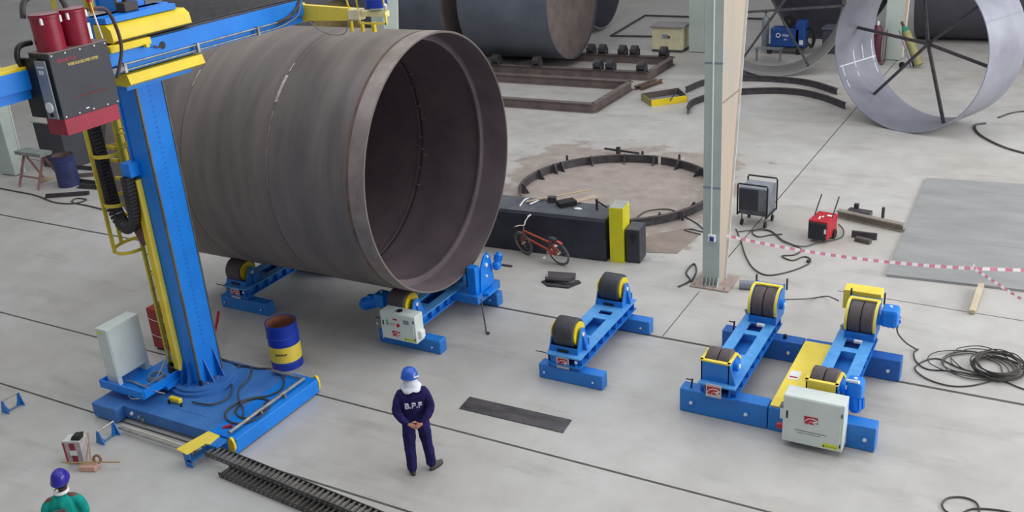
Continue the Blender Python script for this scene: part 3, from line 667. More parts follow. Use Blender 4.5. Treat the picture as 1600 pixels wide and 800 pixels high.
MB().prism([(FXB-.16, FY0-.053, FZ0+.46), (FXB-.10, FY0-.053, FZ0+.50), (FXB-.04, FY0-.053, FZ0+.40), (FXB-.10, FY0-.053, FZ0+.30)], (0, .002, 0)).build('red_mark', RED, fx)
MB().box(FXB+.0, FXF+.004, FY0-.004, FY1+.004, FZ1, FZ1+.012).build('lid', mat('brown_grey_lid', (128, 112, 112)), fx)
for y in (7.66, 7.86, 8.08, 8.30, 8.46):
    for z in (FZ0+.03, FZ1-.025): MB().cyl((FXF, y, z), (FXF+.006, y, z), .011, 8).build('screw', WHITE, fx)
REDINK = mat('red_ink', (176, 52, 80)); YELINK = mat('yellow_ink', (222, 200, 110)); DRINK = mat('dull_red_ink', (140, 56, 76))
lettering('RECOVERY FLUX', (FXF+.002, 7.86, 6.20), (0, 1, 0), (0, 0, 1), .040, REDINK, fx, .28, bold=.0015)
lettering('WORK FLUX RECOVERY SYSTEM', (FXF+.002, 8.09, 6.135), (0, 1, 0), (0, 0, 1), .035, YELINK, fx, .46, bold=.0015)
lettering('THE', (FXF+.002, 8.12, 5.80), (0, 1, 0), (0, 0, 1), .035, DRINK, fx, .08)
lettering('COMPLETE WELDING SYSTEMS', (FXF+.002, 8.11, 5.72), (0, 1, 0), (0, 0, 1), .035, DRINK, fx, .48)
MB().box(FXF+.0, FXF+.003, 7.97, 8.02, 5.545, 5.56).build('maker_plate', WHITE, fx)
for y in (7.84, 8.22):
    cn = MB().lathe((-11.06, y, FZ1+.01), (0, 0, 1), [(0, 0), (0, .175), (.395, .175), (.40, .185), (.43, .185), (.44, .17), (.445, 0)], 40).build('canister', MAROON, fx)
    MB().lathe((-11.06, y, FZ1+.455), (0, 0, 1), [(0, .18), (.004, .17), (.005, 0)], 40).build('canister_lid', mat('dusty_maroon', (150, 112, 116)), fx)
    for a in (-50, 40):
        an = math.radians(a); MB().box(-11.06+.18*math.cos(an)-.014, -11.06+.18*math.cos(an)+.014, y+.18*math.sin(an)-.014, y+.18*math.sin(an)+.014, FZ1+.34, FZ1+.42).build('latch', WHITE, fx)
an = math.radians(25)
MB().box(-11.06+.172, -11.06+.182, 8.30-.01, 8.30+.03, FZ1+.06, FZ1+.26).build('sight_glass', WHITE, fx)
MB().tube([(-11.3, 7.72, 6.72), (-11.3, 7.80, 6.92), (-11.25, 8.05, 6.98), (-11.2, 8.22, 6.90), (-11.15, 8.25, 6.75)], .035, 10, 6).build('suction_hose', DSTEEL, fx)
MB().tube([(-11.10, 8.50, 6.70), (-11.06, 8.75, 6.66), (-11.06, 8.86, 6.40), (-11.06, 8.86, 6.1), (-11.1, 8.72, 5.75)], .024, 10, 6).build('hose', mat('brown_hose', (84, 64, 62)), fx)
MB().tube([(-11.32, 7.6, 6.1), (-11.32, 7.52, 6.25), (-11.32, 7.58, 6.40), (-11.3, 7.75, 6.42)], .035, 10, 6).build('hose', BLACK, fx)
MB().cyl((-11.0, 8.56, 6.32), (-11.0, 8.50, 6.74), .012, 10).build('filler_pipe', WHITE, fx)
MB().cyl((-11.0, 8.50, 6.66), (-11.0, 8.49, 6.80), .028, 12).build('valve', BRASS, fx)
MB().cyl((-11.0, 8.49, 6.80), (-11.0, 8.49, 6.92), .034, 12).build('red_cap', RED, fx)
# bracket platform and cabinet
pf = MB().box(-13.30, -12.30, 8.78, 9.58, .44, .47); pf.box(-13.30, -12.26, 8.76, 8.79, .42, .56); pf.box(-12.29, -12.26, 8.78, 9.56, .42, .56); pf.box(-13.30, -13.27, 8.78, 9.5, .42, .56)
pf.box(-12.6, -12.2, 9.2, 9.6, .37, .44)
pf = pf.build('bracket_platform', BLUE, t)
cbn = MB().box(-13.20, -12.94, 8.86, 9.52, .60, 1.50, bev=.006).build('control_cabinet', GREYW, t)
for y in (8.86, 9.44): MB().box(-13.20, -12.94, y, y+.08, .47, .60).build('cabinet_foot', GREYW, cbn)
MB().box(-13.16, -13.05, 8.853, 8.859, 1.41, 1.45).build('yellow_label', mat('warning_lime', (1, 1, 1)), cbn)
MB().box(-12.938, -12.93, 8.88, 9.50, .62, 1.48).build('cabinet_door', GREYW, cbn)
def loopc(c, r1, r2, z, n=14, ph=0, jit=.0):
    return [(c[0]+r1*math.cos(ph+2*PI*k/n)*(1+random.uniform(-jit, jit)), c[1]+r2*math.sin(ph+2*PI*k/n)*(1+random.uniform(-jit, jit)), z+random.uniform(0, .01)) for k in range(n)]
for k in range(3): MB().tube(loopc((-12.55, 9.30), .15-.02*k, .13-.01*k, .49+.02*k), .010, 6, 4, True).build('grey_cable_loop', GREYP if k else STEEL, pf)
MB().tube([(-12.93, 9.0, .50), (-12.7, 9.02, .50), (-12.5, 9.0, .50), (-12.36, 9.15, .60), (-12.31, 9.42, .9), (-12.31, 9.42, 1.0)], .012, 8, 6).build('grey_cable', GREYP, pf)
MB().tube([(-12.90, 9.05, .50), (-12.6, 8.98, .50), (-12.4, 8.96, .52), (-12.2, 9.0, .45), (-12.1, 9.05, .42)], .010, 8, 6).build('grey_cable', STEEL, pf)
MB().tube(loopc((-12.42, 9.62+.06), .17, .15, .50), .03, 8, 4, True).build('black_hose_coil', BLACK, pf)
MB().tube(loopc((-12.42, 9.62+.06), .16, .14, .56), .03, 8, 4, True).build('black_hose_coil', BLACK, pf)
MB().tube([(-12.85, 8.92, .285), (-12.7, 8.86, .285), (-12.55, 8.95, .285), (-12.6, 9.05, .285)], .012, 8, 6).build('white_cable', WHITE, base)
MB().box(-12.85, -12.6, 8.95, 9.2, .275, .44).build('bracket_leg', BLUE_D, pf)

# loose cables lying on the base
def cable(pts, r, m, label, name='cable', cat='cable', n=6, group=None, closed=False):
    return single(MB().tube(pts, r, 8, n, closed), name, m, label, cat, group)
zb = .292
mb = MB().tube([tuple(G(x, y, zb)) for x, y in ((345, 560), (365, 568), (400, 575), (425, 577), (442, 590), (440, 607), (420, 618), (395, 622), (370, 630), (352, 645), (358, 658), (378, 662), (400, 655), (418, 640), (422, 628), (405, 622), (380, 628), (368, 642), (378, 653), (395, 650), (410, 638), (415, 628))], .016, 8, 6)
mb.tube([tuple(G(x, y, zb+.012)) for x, y in ((300, 628), (330, 632), (355, 622), (362, 605), (358, 585), (372, 572), (392, 574), (388, 592), (375, 605), (372, 620), (380, 640), (378, 652))], .014, 8, 6)
single(mb, 'hose', mat('hose_brown_grey', (74, 72, 72), (56, 54, 56), .6), 'dark hose lying in loops on the blue manipulator base', 'hose')
cable([tuple(G(x, y, .30)) for x, y in ((318, 560), (335, 520), (341, 488))], .03, RED, 'red pipe end standing behind the blue column, right of it', 'red_pipe', 'pipe', 2)

# ------------------------------------------------------------------ steel column of the hall and more columns
WHEDGE = mat('pale_flange_edge', (226, 230, 226), (212, 218, 214), .5)
def hall_column(name, label, x, y, wf, d0, taper, h, stain=True, conduit=True, sgn=1, base=True):
    """tapered welded box column: near face square to -Y, back face sloping away with height"""
    t = thing(name, label, 'column', (x, y, 0)); hw = wf/2
    MB().box(x-hw, x+hw, y, y+.022, .03, h).build('near_flange', HALLGREEN, t)
    for a in (x+hw-.014, x-hw): MB().prism([(a, y+.022, .03), (a, y+d0, .03), (a, y+d0+taper, h), (a, y+.022, h)], (.012, 0, 0)).build('web', RUSTW if stain else HALLGREEN, t)
    MB().prism([(x-hw-.03, y+d0, .03), (x-hw-.03, y+d0+.022, .03), (x-hw-.03, y+d0+taper+.022, h), (x-hw-.03, y+d0+taper, h)], (wf+.07, 0, 0)).build('far_flange', WHEDGE, t)
    if base:
        MB().box(x-.36, x+.42, y-.20, y+d0+.25, 0, .03).build('base_plate', mat('pinkish_grout', (176, 158, 150), (150, 136, 130), .85), t)
        for k in range(5): MB().prism([(x-.15+k*.075, y, .03), (x-.15+k*.075, y-.12, .03), (x-.15+k*.075, y-.03, .20), (x-.15+k*.075, y, .20)], (.012, 0, 0)).build('base_gusset', HALLGREEN, t)
        for k in range(4): MB().cyl((x-.28+.2*k, y-.14, .03), (x-.28+.2*k, y-.14, .08), .018, 6).build('anchor_bolt', STEEL, t)
        for z in (2.03, 4.4): MB().box(x-hw-.004, x+hw+.004, y-.006, y, z, z+.03).build('stiffener_line', GREYP, t)
        for z in (3.68,): MB().box(x+hw-.002, x+hw+.012, y+.022, y+d0+taper*z/h, z, z+.018).build('stiffener', mat('brown_stiffener', (150, 120, 100)), t)
    if conduit:
        c = MB().cyl((x, y-.018, 1.05), (x, y-.018, h), .014, 10).build('conduit', WHITE, t)
        b = MB().box(x-.05, x+.09, y-.07, y, .96, 1.10, bev=.006).build('switch_box', WHITE, c)
        MB().box(x-.01, x+.07, y-.085, y-.07, .98, 1.07, bev=.004).build('blue_socket', mat('socket_blue', (50, 60, 140)), c)
    return t
hall_column('steel_column', 'tall pale grey-green tapered steel column standing in the middle of the floor', -5.505, 16.93, .34, .33, 1.5, 8.0)
hall_column('steel_column', 'far grey-green steel column beside the yellow crate', -12.95, 37.6, .62, .3, .6, 8.0, False, False, base=False)
hall_column('steel_column', 'far grey-green steel column seen through the spoked ring', -5.55, 37.6, .60, .5, 1.4, 8.0, True, False, base=False)
hall_column('steel_column', 'grey-green steel column behind the boom tip and far dark shell', -20.72, 27.2, .50, .35, 1.3, 8.0, False, False, base=False)
hall_column('steel_column', 'grey-green steel column at the left edge behind the black cabinet', -27.55, 17.0, .70, .3, .3, 8.0, False, False, base=False)
# clamp lying at the column foot
single(MB().cyl((-4.95, 17.0, .09), (-4.62, 17.08, .09), .085, 16), 'air_cylinder', GREYP, 'small grey cylinder lying at the foot of the tall steel column', 'cylinder')
cable([tuple(G(x, y, .02)) for x, y in ((1060, 448), (1078, 438), (1072, 426), (1084, 412), (1088, 424), (1080, 440))], .018, RUBBER, 'short dark cable bunched at the foot of the tall steel column')

# ------------------------------------------------------------------ rings and shells behind
def upright_ring(name, label, c0, phi, L, r, m, spider, srot, at, hubz=None):
    ax = Vector((math.sin(phi), math.cos(phi), 0)); t = thing(name, label, 'steel ring', (c0[0]+ax.x*L/2, c0[1]+ax.y*L/2, 0))
    o = Vector((c0[0], c0[1], r))
    MB().ring(o, ax, 0, L, r-.025, r, 128).build('ring_shell', m, t)
    side = Vector((math.cos(phi), -math.sin(phi), 0)); up = Vector((0, 0, 1)); hub = o+ax*at
    if spider:
        for a in srot:
            an = math.radians(a); e = side*math.cos(an)+up*math.sin(an)
            MB().bar(hub+e*.02, hub+e*(r-.03), .075, .075, up=ax).build('brace', DSTEEL, t)
        MB().cyl(hub-ax*.06, hub+ax*.06, .09, 12).build('hub', DSTEEL, t)
    return t, o, ax, side
t, o, ax, side = upright_ring('steel_ring', 'large upright grey steel ring with black spokes and white weld marks, at the right', (-3.825, 28.56), .40, 1.93, 2.3, RIMG, True, (-13, -72, -133, -186, 101, 41), 1.05)
MARK = mat('white_chalk', (240, 244, 250), (220, 224, 235), .5)
for h, a0, a1 in ((.22, 153, 161), (.22, 144, 150), (.85, 157, 170), (1.30, 162, 172), (1.78, 158, 174), (.85, 150, 154), (1.78, 148, 156)):
    MB().ring(o, ax, h-.02, h+.02, 2.268, 2.2745, 12, math.radians(a0), math.radians(a1), ref=side).build('weld_mark', MARK, t)
MB().ring(o, ax, .1, 1.9, 2.268, 2.2742, 4, math.radians(160.5), math.radians(161.5), ref=side).build('weld_mark', MARK, t)
MB().ring(o, ax, .03, 1.9, 2.3, 2.303, 4, math.radians(335), math.radians(336), ref=side).build('plate_seam', GREYP, t)
upright_ring('steel_ring', 'upright grey steel ring with crossed black braces, behind the tall steel column', (-8.9, 34.25), -.30, 1.6, 2.3, mat('worn_grey_steel', (150, 148, 146), (132, 130, 130), .55, .2, scale=1), True, (2, 55, 118, 182, 236, 300), .15)
def lying_shell(label, x0, x1, y, z, r, m, min_, cap=None, extra=True):
    t = thing('pipe_shell', label, 'pipe shell', ((x0+x1)/2, y, z-r))
    MB().ring((0, y, z), (1, 0, 0), x0, x1, r-.03, r, 96).build('shell_course', m, t)
    MB().ring((0, y, z), (1, 0, 0), x0+.01, x1-.02, r-.036, r-.029, 96).build('inside_lining', min_, t)
    if cap is not None:
        MB().cyl((cap-.03, y, z), (cap, y, z), r-.04, 96).build('end_plate', BRSTEEL, t)
    return t
lying_shell('dark far shell with brown end plate resting on the rusty rail frame', -20.6, -16.75, 34.35, 2.58, 2.25, BGST, BGDK, -16.8)
lying_shell('long dark far shell behind, at the left of the brown-ended shell', -29.5, -21.4, 34.3, 2.58, 2.25, BGST, BGST, -21.5)
lying_shell('pale blue-grey far shell end peeking behind the brown-ended shell', -21.5, -18.7, 41.5, 2.3, 2.2, RIMG, BGDK)
t, o, ax, side = upright_ring('steel_ring', 'very dark far steel ring end standing behind the welding machine', (-8.9, 41.0), .25, 1.4, 2.3, BGDK, False, (), 0)
MB().cyl(o+ax*1.2, o+ax*1.25, 2.26, 72).build('end_plate', BGDK, t)
t = thing('pipe_shell', 'long dark far shell lying behind the spoked ring', 'pipe shell', (-2.5, 42.0, 0))
MB().ring((0, 42.2, 2.1), (1, .02, 0), -5.3, 3.5, 2.07, 2.1, 96).build('shell_course', BGDK, t)
MB().cyl((-5.25, 42.2, 2.1), (-5.2, 42.2, 2.1), 2.06, 72).build('end_plate', BGDK, t)
MB().ring((0, 42.2, 2.1), (1, .02, 0), -2.6, -2.5, 2.09, 2.11, 96).build('weld_seam', BGST, t)

# rail frames with roller blocks
def ibeam(mb, a, b, w, h):
    a = Vector(a); b = Vector(b)
    for z, hh in ((.015, .03), (h-.015, .03)): mb.bar(a+Vector((0, 0, z)), b+Vector((0, 0, z)), w, hh)
    mb.bar(a+Vector((0, 0, h/2)), b+Vector((0, 0, h/2)), .02, h-.06)
def rail_frame(label, x0, x1, y0, y1, h, crosses, shift=0):
    t = thing('rail_frame', label, 'steel frame', ((x0+x1)/2, (y0+y1)/2, 0))
    for y in (y0, y1):
        m = MB(); ibeam(m, (x0, y, 0), (x1, y, 0), .20, h); m.build('side_beam', BRSTEEL, t)
    for x in crosses:
        m = MB(); ibeam(m, (x, y0, 0), (x, y1, 0), .20, h); m.build('cross_beam', BRSTEEL, t)
    return t
rail_frame('rusty brown rail frame on the floor carrying the far shells', -30, -13.1, 32.75, 35.3, .32, (-13.1, -18.5, -24.0))
rail_frame('rusty brown rail frame on the floor in front of the one with roller blocks', -22, -13.15, 28.15, 31.3, .32, (-13.15, -21.9))
t = thing('steel_joists', 'two short brown steel joists laid across between the two rail frames', 'steel beam', (-12.6, 32.0, 0))
for dx in (0, .22):
    m = MB(); ibeam(m, (-13.0+dx, 31.3, 0), (-12.7+dx, 32.5, 0), .12, .14); m.build('joist', RUSTY, t)
RB = None
spots = [(-15.05, 32.75), (-14.55, 32.75), (-13.33, 32.75), (-16.5, 35.3), (-15.15, 35.3), (-14.65, 35.3), (-13.45, 35.3), (-17.6, 32.75), (-19.4, 32.75), (-16.0, 35.3)]
rbl = ['near-rail roller block, left of the pair right of the brown end plate', 'near-rail roller block, right of the pair right of the brown end plate', 'dark roller block on the near rail, next to the frame corner', 'dark roller block on the far rail, just right of the brown end plate', 'dark roller block on the far rail, left one of the middle pair', 'dark roller block on the far rail, right one of the middle pair', 'dark roller block on the far rail in front of the yellow crate', 'dark roller block on the near rail under the brown-ended shell', 'dark roller block on the near rail under the left of the brown-ended shell', 'dark roller block on the far rail behind the brown end plate']
for i, (x, y) in enumerate(spots):
    if RB is None:
        t = thing('roller_block', 'x', 'roller block', (x, y, .32))
        b = MB(); b.box(x-.17, x-.13, y-.14, y+.14, .32, .55); b.box(x+.13, x+.17, y-.14, y+.14, .32, .55); b.box(x-.17, x+.17, y-.14, y+.14, .32, .35)
        b.build('bracket', DSTEEL, t)
        MB().cyl((x-.12, y, .53), (x+.12, y, .53), .17, 24).build('roller', DSTEEL, t); RB = t; o = t
    else:
        o = copy_tree(RB); o.location = (x, y, .32)
    o['label'] = rbl[i]; o['group'] = 'roller blocks on the rail frame'
# yellow crate, yellow tray, joist and segments
t = thing('crate', 'pale yellow crate with a grey lid beside the far steel column', 'crate', (-14.1, 37.9, 0))
MB().box(-14.78, -13.50, 37.45, 38.35, .10, .98, bev=.01).build('crate_body', mat('pale_yellow_panel', (210, 204, 172), (194, 188, 154), .6, scale=3), t)
MB().box(-14.86, -13.42, 37.38, 38.42, .98, 1.06, bev=.01).build('lid', mat('grey_lid', (150, 146, 148)), t)
MB().box(-14.78, -13.5, 37.45, 38.35, 0, .10).build('skid', DSTEEL, t)
MB().cyl((-14.05, 37.45, .62), (-14.05, 37.40, .62), .05, 12).build('latch', mat('brown_bracket', (96, 62, 58)), t)
MB().box(-14.35, -14.1, 37.44, 37.452, .55, .72).build('label_plate', GREYP, t)
t = thing('tray', 'small open yellow steel tray lying on the floor by the curved segments', 'tray', (-11.55, 30.3, 0))
P = [Vector((-11.63, 29.35, 0)), Vector((-10.72, 30.2, 0)), Vector((-11.35, 31.1, 0)), Vector((-12.28, 30.1, 0))]
for i, m_ in enumerate((YEL, mat('rusty_brown_side', (96, 84, 82)), mat('rusty_brown_side', (1, 1, 1)), mat('yellow_grey_side', (150, 140, 90)))):
    a, b = P[i], P[(i+1) % 4]; MB().bar(a+Vector((0, 0, .11)), b+Vector((0, 0, .11)), .03, .22).build('tray_side', m_, t)
MB().prism([p+Vector((0, 0, .005)) for p in P], (0, 0, .01)).build('tray_bottom', GREYP, t)
MB().bar((-11.3, 30.9, .22), (-11.0, 29.4, .22), .03, .03).build('rod', DSTEEL, t)
def arc_seg(label, pts):
    P = spline([Vector((x, y, .10)) for x, y in pts], 10); m = MB(); q = MB()
    for i in range(len(P)-1): m.bar(P[i], P[i+1]+(P[i+1]-P[i])*.06, .03, .20)
    for i in range(len(P)-1): q.bar(P[i]+Vector((0, 0, .10)), P[i+1]+Vector((0, 0, .10))+(P[i+1]-P[i])*.06, .10, .02)
    t = thing('curved_segment', label, 'curved steel segment', (P[0].x, P[0].y, 0), group='curved segments on the far floor')
    m.build('curved_web', DSTEEL, t); q.build('curved_flange', DSTEEL, t)
arc_seg('dark curved steel segment on the floor, the nearer of two', ((-10.18, 28.77), (-10.35, 29.9), (-9.7, 31.2), (-8.49, 31.85), (-7.5, 31.9), (-6.6, 31.4), (-5.75, 30.55)))
arc_seg('dark curved steel segment on the floor, the farther of two', ((-11.14, 31.3), (-10.83, 32.58), (-9.9, 33.3), (-8.92, 33.45), (-7.9, 33.35), (-7.2, 33.0), (-6.35, 32.25)))
# frame of floor rods at back
single(MB().tube([(-12.8, 40.5, .05), (-15.9, 40.2, .05), (-17.74, 40.04, .05), (-18.14, 45.06, .05), (-15.9, 45.0, .05), (-12.0, 44.9, .05)], .045, 6), 'floor_bar', DSTEEL, 'thin dark bars laid as a frame on the far floor beyond the yellow crate', 'bar')
# welding machine and cylinder through the ring
t = thing('welding_machine', 'blue far welding machine on a cart with a wire spool on top', 'welding machine', (-9.6, 38.2, 0))
MB().box(-10.1, -9.0, 37.95, 38.55, .28, .98, bev=.03).build('welder_case', MIG, t)
MB().box(-9.15, -8.8, 37.95, 38.55, .28, 1.25, bev=.03).build('wire_feeder', MIG, t)
MB().box(-10.3, -8.8, 37.9, 38.6, .18, .26).build('cart', DSTEEL, t)
for x in (-10.1, -9.0):
    MB().cyl((x, 37.9, .11), (x, 37.98, .11), .11, 16).build('wheel', BLACK, t)
MB().ring((-9.45, 38.1, 1.22), (0, 1, 0), 0, .10, .08, .24, 24).build('wire_spool', BLACK, t)
MB().ring((-9.80, 37.945, .72), (0, 1, 0), -.002, .002, .06, .09, 20).build('logo_ring', WHITE, t)
lettering('Miller', (-9.52, 37.945, .72), (1, 0, 0), (0, 0, 1), .10, WHITE, t, .26)
lettering('350', (-9.52, 37.945, .56), (1, 0, 0), (0, 0, 1), .07, WHITE, t, .12)
MB().box(-8.98, -8.84, 37.94, 37.95, .38, .56).build('rating_label', GREYW, t)
for k in range(3): MB().tube([(-8.80, 38.2, .95), (-8.55, 38.15, 1.0-.1*k), (-8.42-.05*k, 38.1, .6), (-8.55, 38.1, .25+.06*k), (-8.72, 38.1, .5), (-8.66, 38.1, .85)], .025, 8, 5).build('torch_cable', BLACK, t)
t = thing('gas_cylinder', 'grey gas cylinder standing left of the blue far welding machine', 'gas cylinder', (-10.5, 38.7, 0))
MB().lathe((-10.5, 38.7, 0), (0, 0, 1), [(0, 0), (0, .14), (1.15, .14), (1.28, .08), (1.32, .05), (1.32, 0)], 24).build('cylinder_body', GREYP, t)
MB().cyl((-10.5, 38.7, 1.32), (-10.5, 38.7, 1.48), .03, 10).build('valve', STEEL, t); MB().cyl((-10.58, 38.6, 1.5), (-10.42, 38.6, 1.5), .05, 10).build('regulator', DSTEEL, t)
t = thing('bench', 'low grey bench standing in front of the blue far welding machine', 'bench', (-9.9, 36.7, 0))
MB().box(-10.3, -9.3, 36.5, 36.85, .46, .50).build('bench_top', GREYP, t)
for x in (-10.25, -9.35): MB().box(x-.03, x+.03, 36.6, 36.7, 0, .46).build('leg', GREYP, t)
t = thing('metal_cabinet', 'dark far metal cabinet with a grey top beside the dark ring end', 'cabinet', (-7.6, 38.7, 0))
MB().box(-8.2, -6.9, 38.3, 39.1, 0, .92, bev=.01).build('cabinet_body', BGDK, t)
MB().box(-8.25, -6.85, 38.25, 39.15, .92, .98, bev=.01).build('cabinet_top', BGST, t)
single(MB().tube([(-7.45, 38.6, .98), (-7.3, 38.5, 1.12), (-7.15, 38.6, 1.1), (-7.1, 38.7, .99)], .05, 8, 5), 'white_clamp', WHITE, 'white crumpled cloth lying on the dark far metal cabinet', 'cloth')
# cylinders behind the spoked ring
t = thing('gas_cylinder', 'maroon gas cylinder standing in a rack behind the spoked ring', 'gas cylinder', (-6.02, 37.1, 0))
MB().lathe((-6.02, 37.1, .06), (0, 0, 1), [(0, 0), (0, .18), (1.15, .18), (1.3, .09), (1.3, 0)], 24).build('cylinder_body', mat('maroon_cylinder', (96, 34, 54), (80, 28, 46)), t)
MB().cyl((-6.02, 37.1, 1.36), (-6.02, 37.1, 1.5), .04, 10).build('valve', WHITE, t)
t = thing('cylinder_rack', 'brown metal rack standing round the maroon gas cylinder', 'rack', (-6.1, 37.2, 0))
for x in (-6.30, -5.74):
    for y in (36.82, 37.38): MB().box(x-.02, x+.02, y-.02, y+.02, 0, 1.15).build('rack_post', BRSTEEL, t)
MB().box(-6.32, -5.72, 36.80, 37.40, .0, .05).build('rack_floor', BRSTEEL, t); MB().box(-6.32, -5.72, 36.80, 36.84, 1.1, 1.15).build('rack_rail', BRSTEEL, t)
t = thing('cylinder_trolley', 'yellow-green gas cylinder leaning on a wheeled trolley behind the spoked ring', 'trolley', (-4.75, 36.6, 0))
a = Vector((-4.45, 36.5, .12)); b = Vector((-5.05, 37.0, 1.15)); 
MB().cyl(a, b, .15, 24).build('cylinder_body', mat('olive_yellow_cylinder', (150, 146, 96), (130, 128, 84)), t)
d = (b-a).normalized(); MB().cyl(b, b+d*.22, .15, 24, r2=.07).build('cylinder_neck', GREENC, t)
MB().cyl(b+d*.22, b+d*.42, .05, 12).build('regulator', DSTEEL, t)
sd = Vector((-.6, -.75, 0)).normalized()
for k in (-1, 1): MB().bar(a+sd*.14*k+Vector((-.12, -.05, -.04)), b+sd*.14*k+Vector((-.12, -.05, .1)), .04, .04).build('trolley_rail', mat('lilac_rail', (140, 132, 160)), t)
for k in (-1, 1): MB().cyl(Vector((-4.85, 36.55, .12))+sd*.2*k, Vector((-4.85, 36.55, .12))+sd*.26*k, .12, 20).build('wheel', BLACK, t)

# ------------------------------------------------------------------ ring frame lying on the floor
RCX, RCY = -9.42, 21.35
t = thing('ring_frame', 'large dark steel ring with welded cleats lying flat on the rust-stained floor', 'ring frame', (RCX, RCY, 0))
RR = 2.45
a0 = math.radians(86)
MB().ring((RCX, RCY, 0), (0, 0, 1), .0, .22, RR-.012, RR, 96, 0, math.radians(358), ref=(math.cos(a0), math.sin(a0), 0)).build('ring_web', DSTEEL, t)
MB().ring((RCX, RCY, 0), (0, 0, 1), .205, .22, RR-.03, RR+.04, 96, 0, math.radians(358), ref=(math.cos(a0), math.sin(a0), 0)).build('ring_flange', BRSTEEL if False else mat('grey_brown_flange', (112, 104, 106), (88, 82, 86), .6, .2, scale=3), t)
for a in (5, 25, 50, 70, 88, 108, 130, 152, 158, 172, 200, 235, 262, 290, 318, 343):
    an = math.radians(a); e = Vector((math.cos(an), math.sin(an), 0)); s = Vector((-e.y, e.x, 0)); c = Vector((RCX, RCY, 0))+e*(RR-.04)
    MB().prism([c-s*.012, c-s*.012-e*.20, c-s*.012-e*.05+Vector((0, 0, .26)), c-s*.012+Vector((0, 0, .26))], s*.024).build('cleat', DSTEEL, t)
for a, h in ((145, .34), (97, .30), (72, .34), (352, .2), (330, .22)):
    an = math.radians(a); e = Vector((math.cos(an), math.sin(an), 0)); c = Vector((RCX, RCY, 0))+e*(RR+.09)
    MB().box(c.x-.025, c.x+.025, c.y-.025, c.y+.025, 0, h).build('stake', DSTEEL, t)
single(MB().bar((-11.05, 24.3, .13), (-9.95, 23.86+.3, .13), .05, .05).box(-10.62, -10.52, 24.1, 24.2, 0, .26), 'angle_bar', DSTEEL, 'thin dark angle bar lying just behind the ring frame', 'bar')
cable([tuple(G(x, y, .02)) for x, y in ((990, 345), (1010, 330), (1045, 327), (1065, 336), (1090, 350), (1100, 362), (1080, 358), (1070, 360), (1095, 366))], .015, RUBBER, 'thin dark cable lying across the right of the ring frame')
single(MB().prism([(-7.9, 17.9, .0), (-6.66, 18.2, .0), (-6.55, 19.4, .0), (-7.0, 19.6, .0), (-7.9, 18.6, .0)], (0, 0, .012)), 'floor_sheet', mat('brown_floor_sheet', (150, 136, 128), (130, 118, 112), .7, scale=2), 'thin brown steel sheet on the floor right of the navy box', 'sheet')

# ------------------------------------------------------------------ long navy box, yellow box, black box and what lies on it
t = thing('steel_box', 'long dark navy steel box lying behind the orange bicycle', 'steel box', (-9.4, 17.55, 0))
MB().prism([(-11.2, 17.10, 0), (-11.2, 18.05, 0), (-11.2, 17.98, .93), (-11.2, 17.15, .93), (-11.2, 17.11, .88)], (3.29, .19, 0)).build('box_body', NAVYBOX, t)
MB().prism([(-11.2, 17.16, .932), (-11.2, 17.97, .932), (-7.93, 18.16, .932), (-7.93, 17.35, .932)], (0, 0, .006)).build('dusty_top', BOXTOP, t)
MB().box(-8.35, -8.3, 17.8, 17.84, .94, 1.18).build('lug', DSTEEL, t); MB().bar((-8.33, 17.82, 1.14), (-8.1, 17.86, 1.0), .03, .03).build('lug_arm', DSTEEL, t)
M3 = Matrix.Translation((-7.70, 17.55, 0)) @ Matrix.Rotation(math.radians(6), 4, 'Z')
t = thing('yellow_box', 'tall bright yellow box post between the navy box and the small black box', 'box', (-7.70, 17.55, 0))
MB().box(-.15, .15, -.22, .25, .0, 1.22, bev=.006).xf(M3).build('box_body', mat('bright_yellow_box', (226, 222, 30), (216, 210, 24), .5), t)
MB().box(-.146, .146, -.21, .245, 1.22, 1.226).xf(M3).build('grey_top', mat('grey_top', (178, 180, 176), (158, 160, 156), .7), t)
M3 = Matrix.Translation((-7.38, 17.62, 0)) @ Matrix.Rotation(math.radians(6), 4, 'Z')
t = thing('black_box', 'small dark scuffed steel box right of the yellow box post', 'box', (-7.38, 17.62, 0))
MB().box(-.15, .16, -.20, .28, .0, .74, bev=.02).xf(M3).build('box_body', NAVYBOX, t)
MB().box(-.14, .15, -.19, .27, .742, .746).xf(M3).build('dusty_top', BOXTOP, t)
MB().prism([(-.08, -.204, .66), (.10, -.204, .66), (.01, -.204, .40)], (0, .003, 0)).xf(M3).build('dark_patch', BLACK, t)
zt = .945
def P3(x, y, z=.945): return Vector(G(x, y, z))
single(MB().bar(P3(822, 315, .98), P3(925, 296, .98), .05, .02), 'wood_strip', WOOD, 'long thin pale wood strip lying on top of the navy box', 'wood strip')
single(MB().bar(P3(893, 316, .975), P3(932, 307, .975), .17, .03), 'wooden_board', mat('board_beige', (190, 174, 156), (172, 156, 138), .7), 'short beige wooden board lying on top of the navy box', 'board')
single(MB().bar(P3(872, 319, 1.0), P3(898, 314, 1.0), .26, .09), 'dark_block', BLACK, 'black flat lump beside the beige board on the navy box', 'block')
single(MB().bar(P3(856, 311, 1.0), P3(869, 311, 1.0), .14, .11), 'dark_block', DSTEEL, 'small dark block on the navy box, left of the black lump', 'block')
single(MB().tube([P3(812, 322, .955), P3(820, 312, .955), P3(826, 310, .955)], .018, 8, 3), 'white_rod', WHITE, 'bent white rod on the navy box, the left one', 'rod')
single(MB().cyl(P3(828, 319, .96), P3(842, 313, .96), .018, 8), 'white_rod', WHITE, 'short straight white rod on the navy box, right of the bent one', 'rod')
single(MB().sphere(P3(903, 326, .945), .07, 10, 6, (1.4, .8, .3), z0=0), 'rag', WHITE, 'crumpled white rag on the edge of the navy box', 'rag')

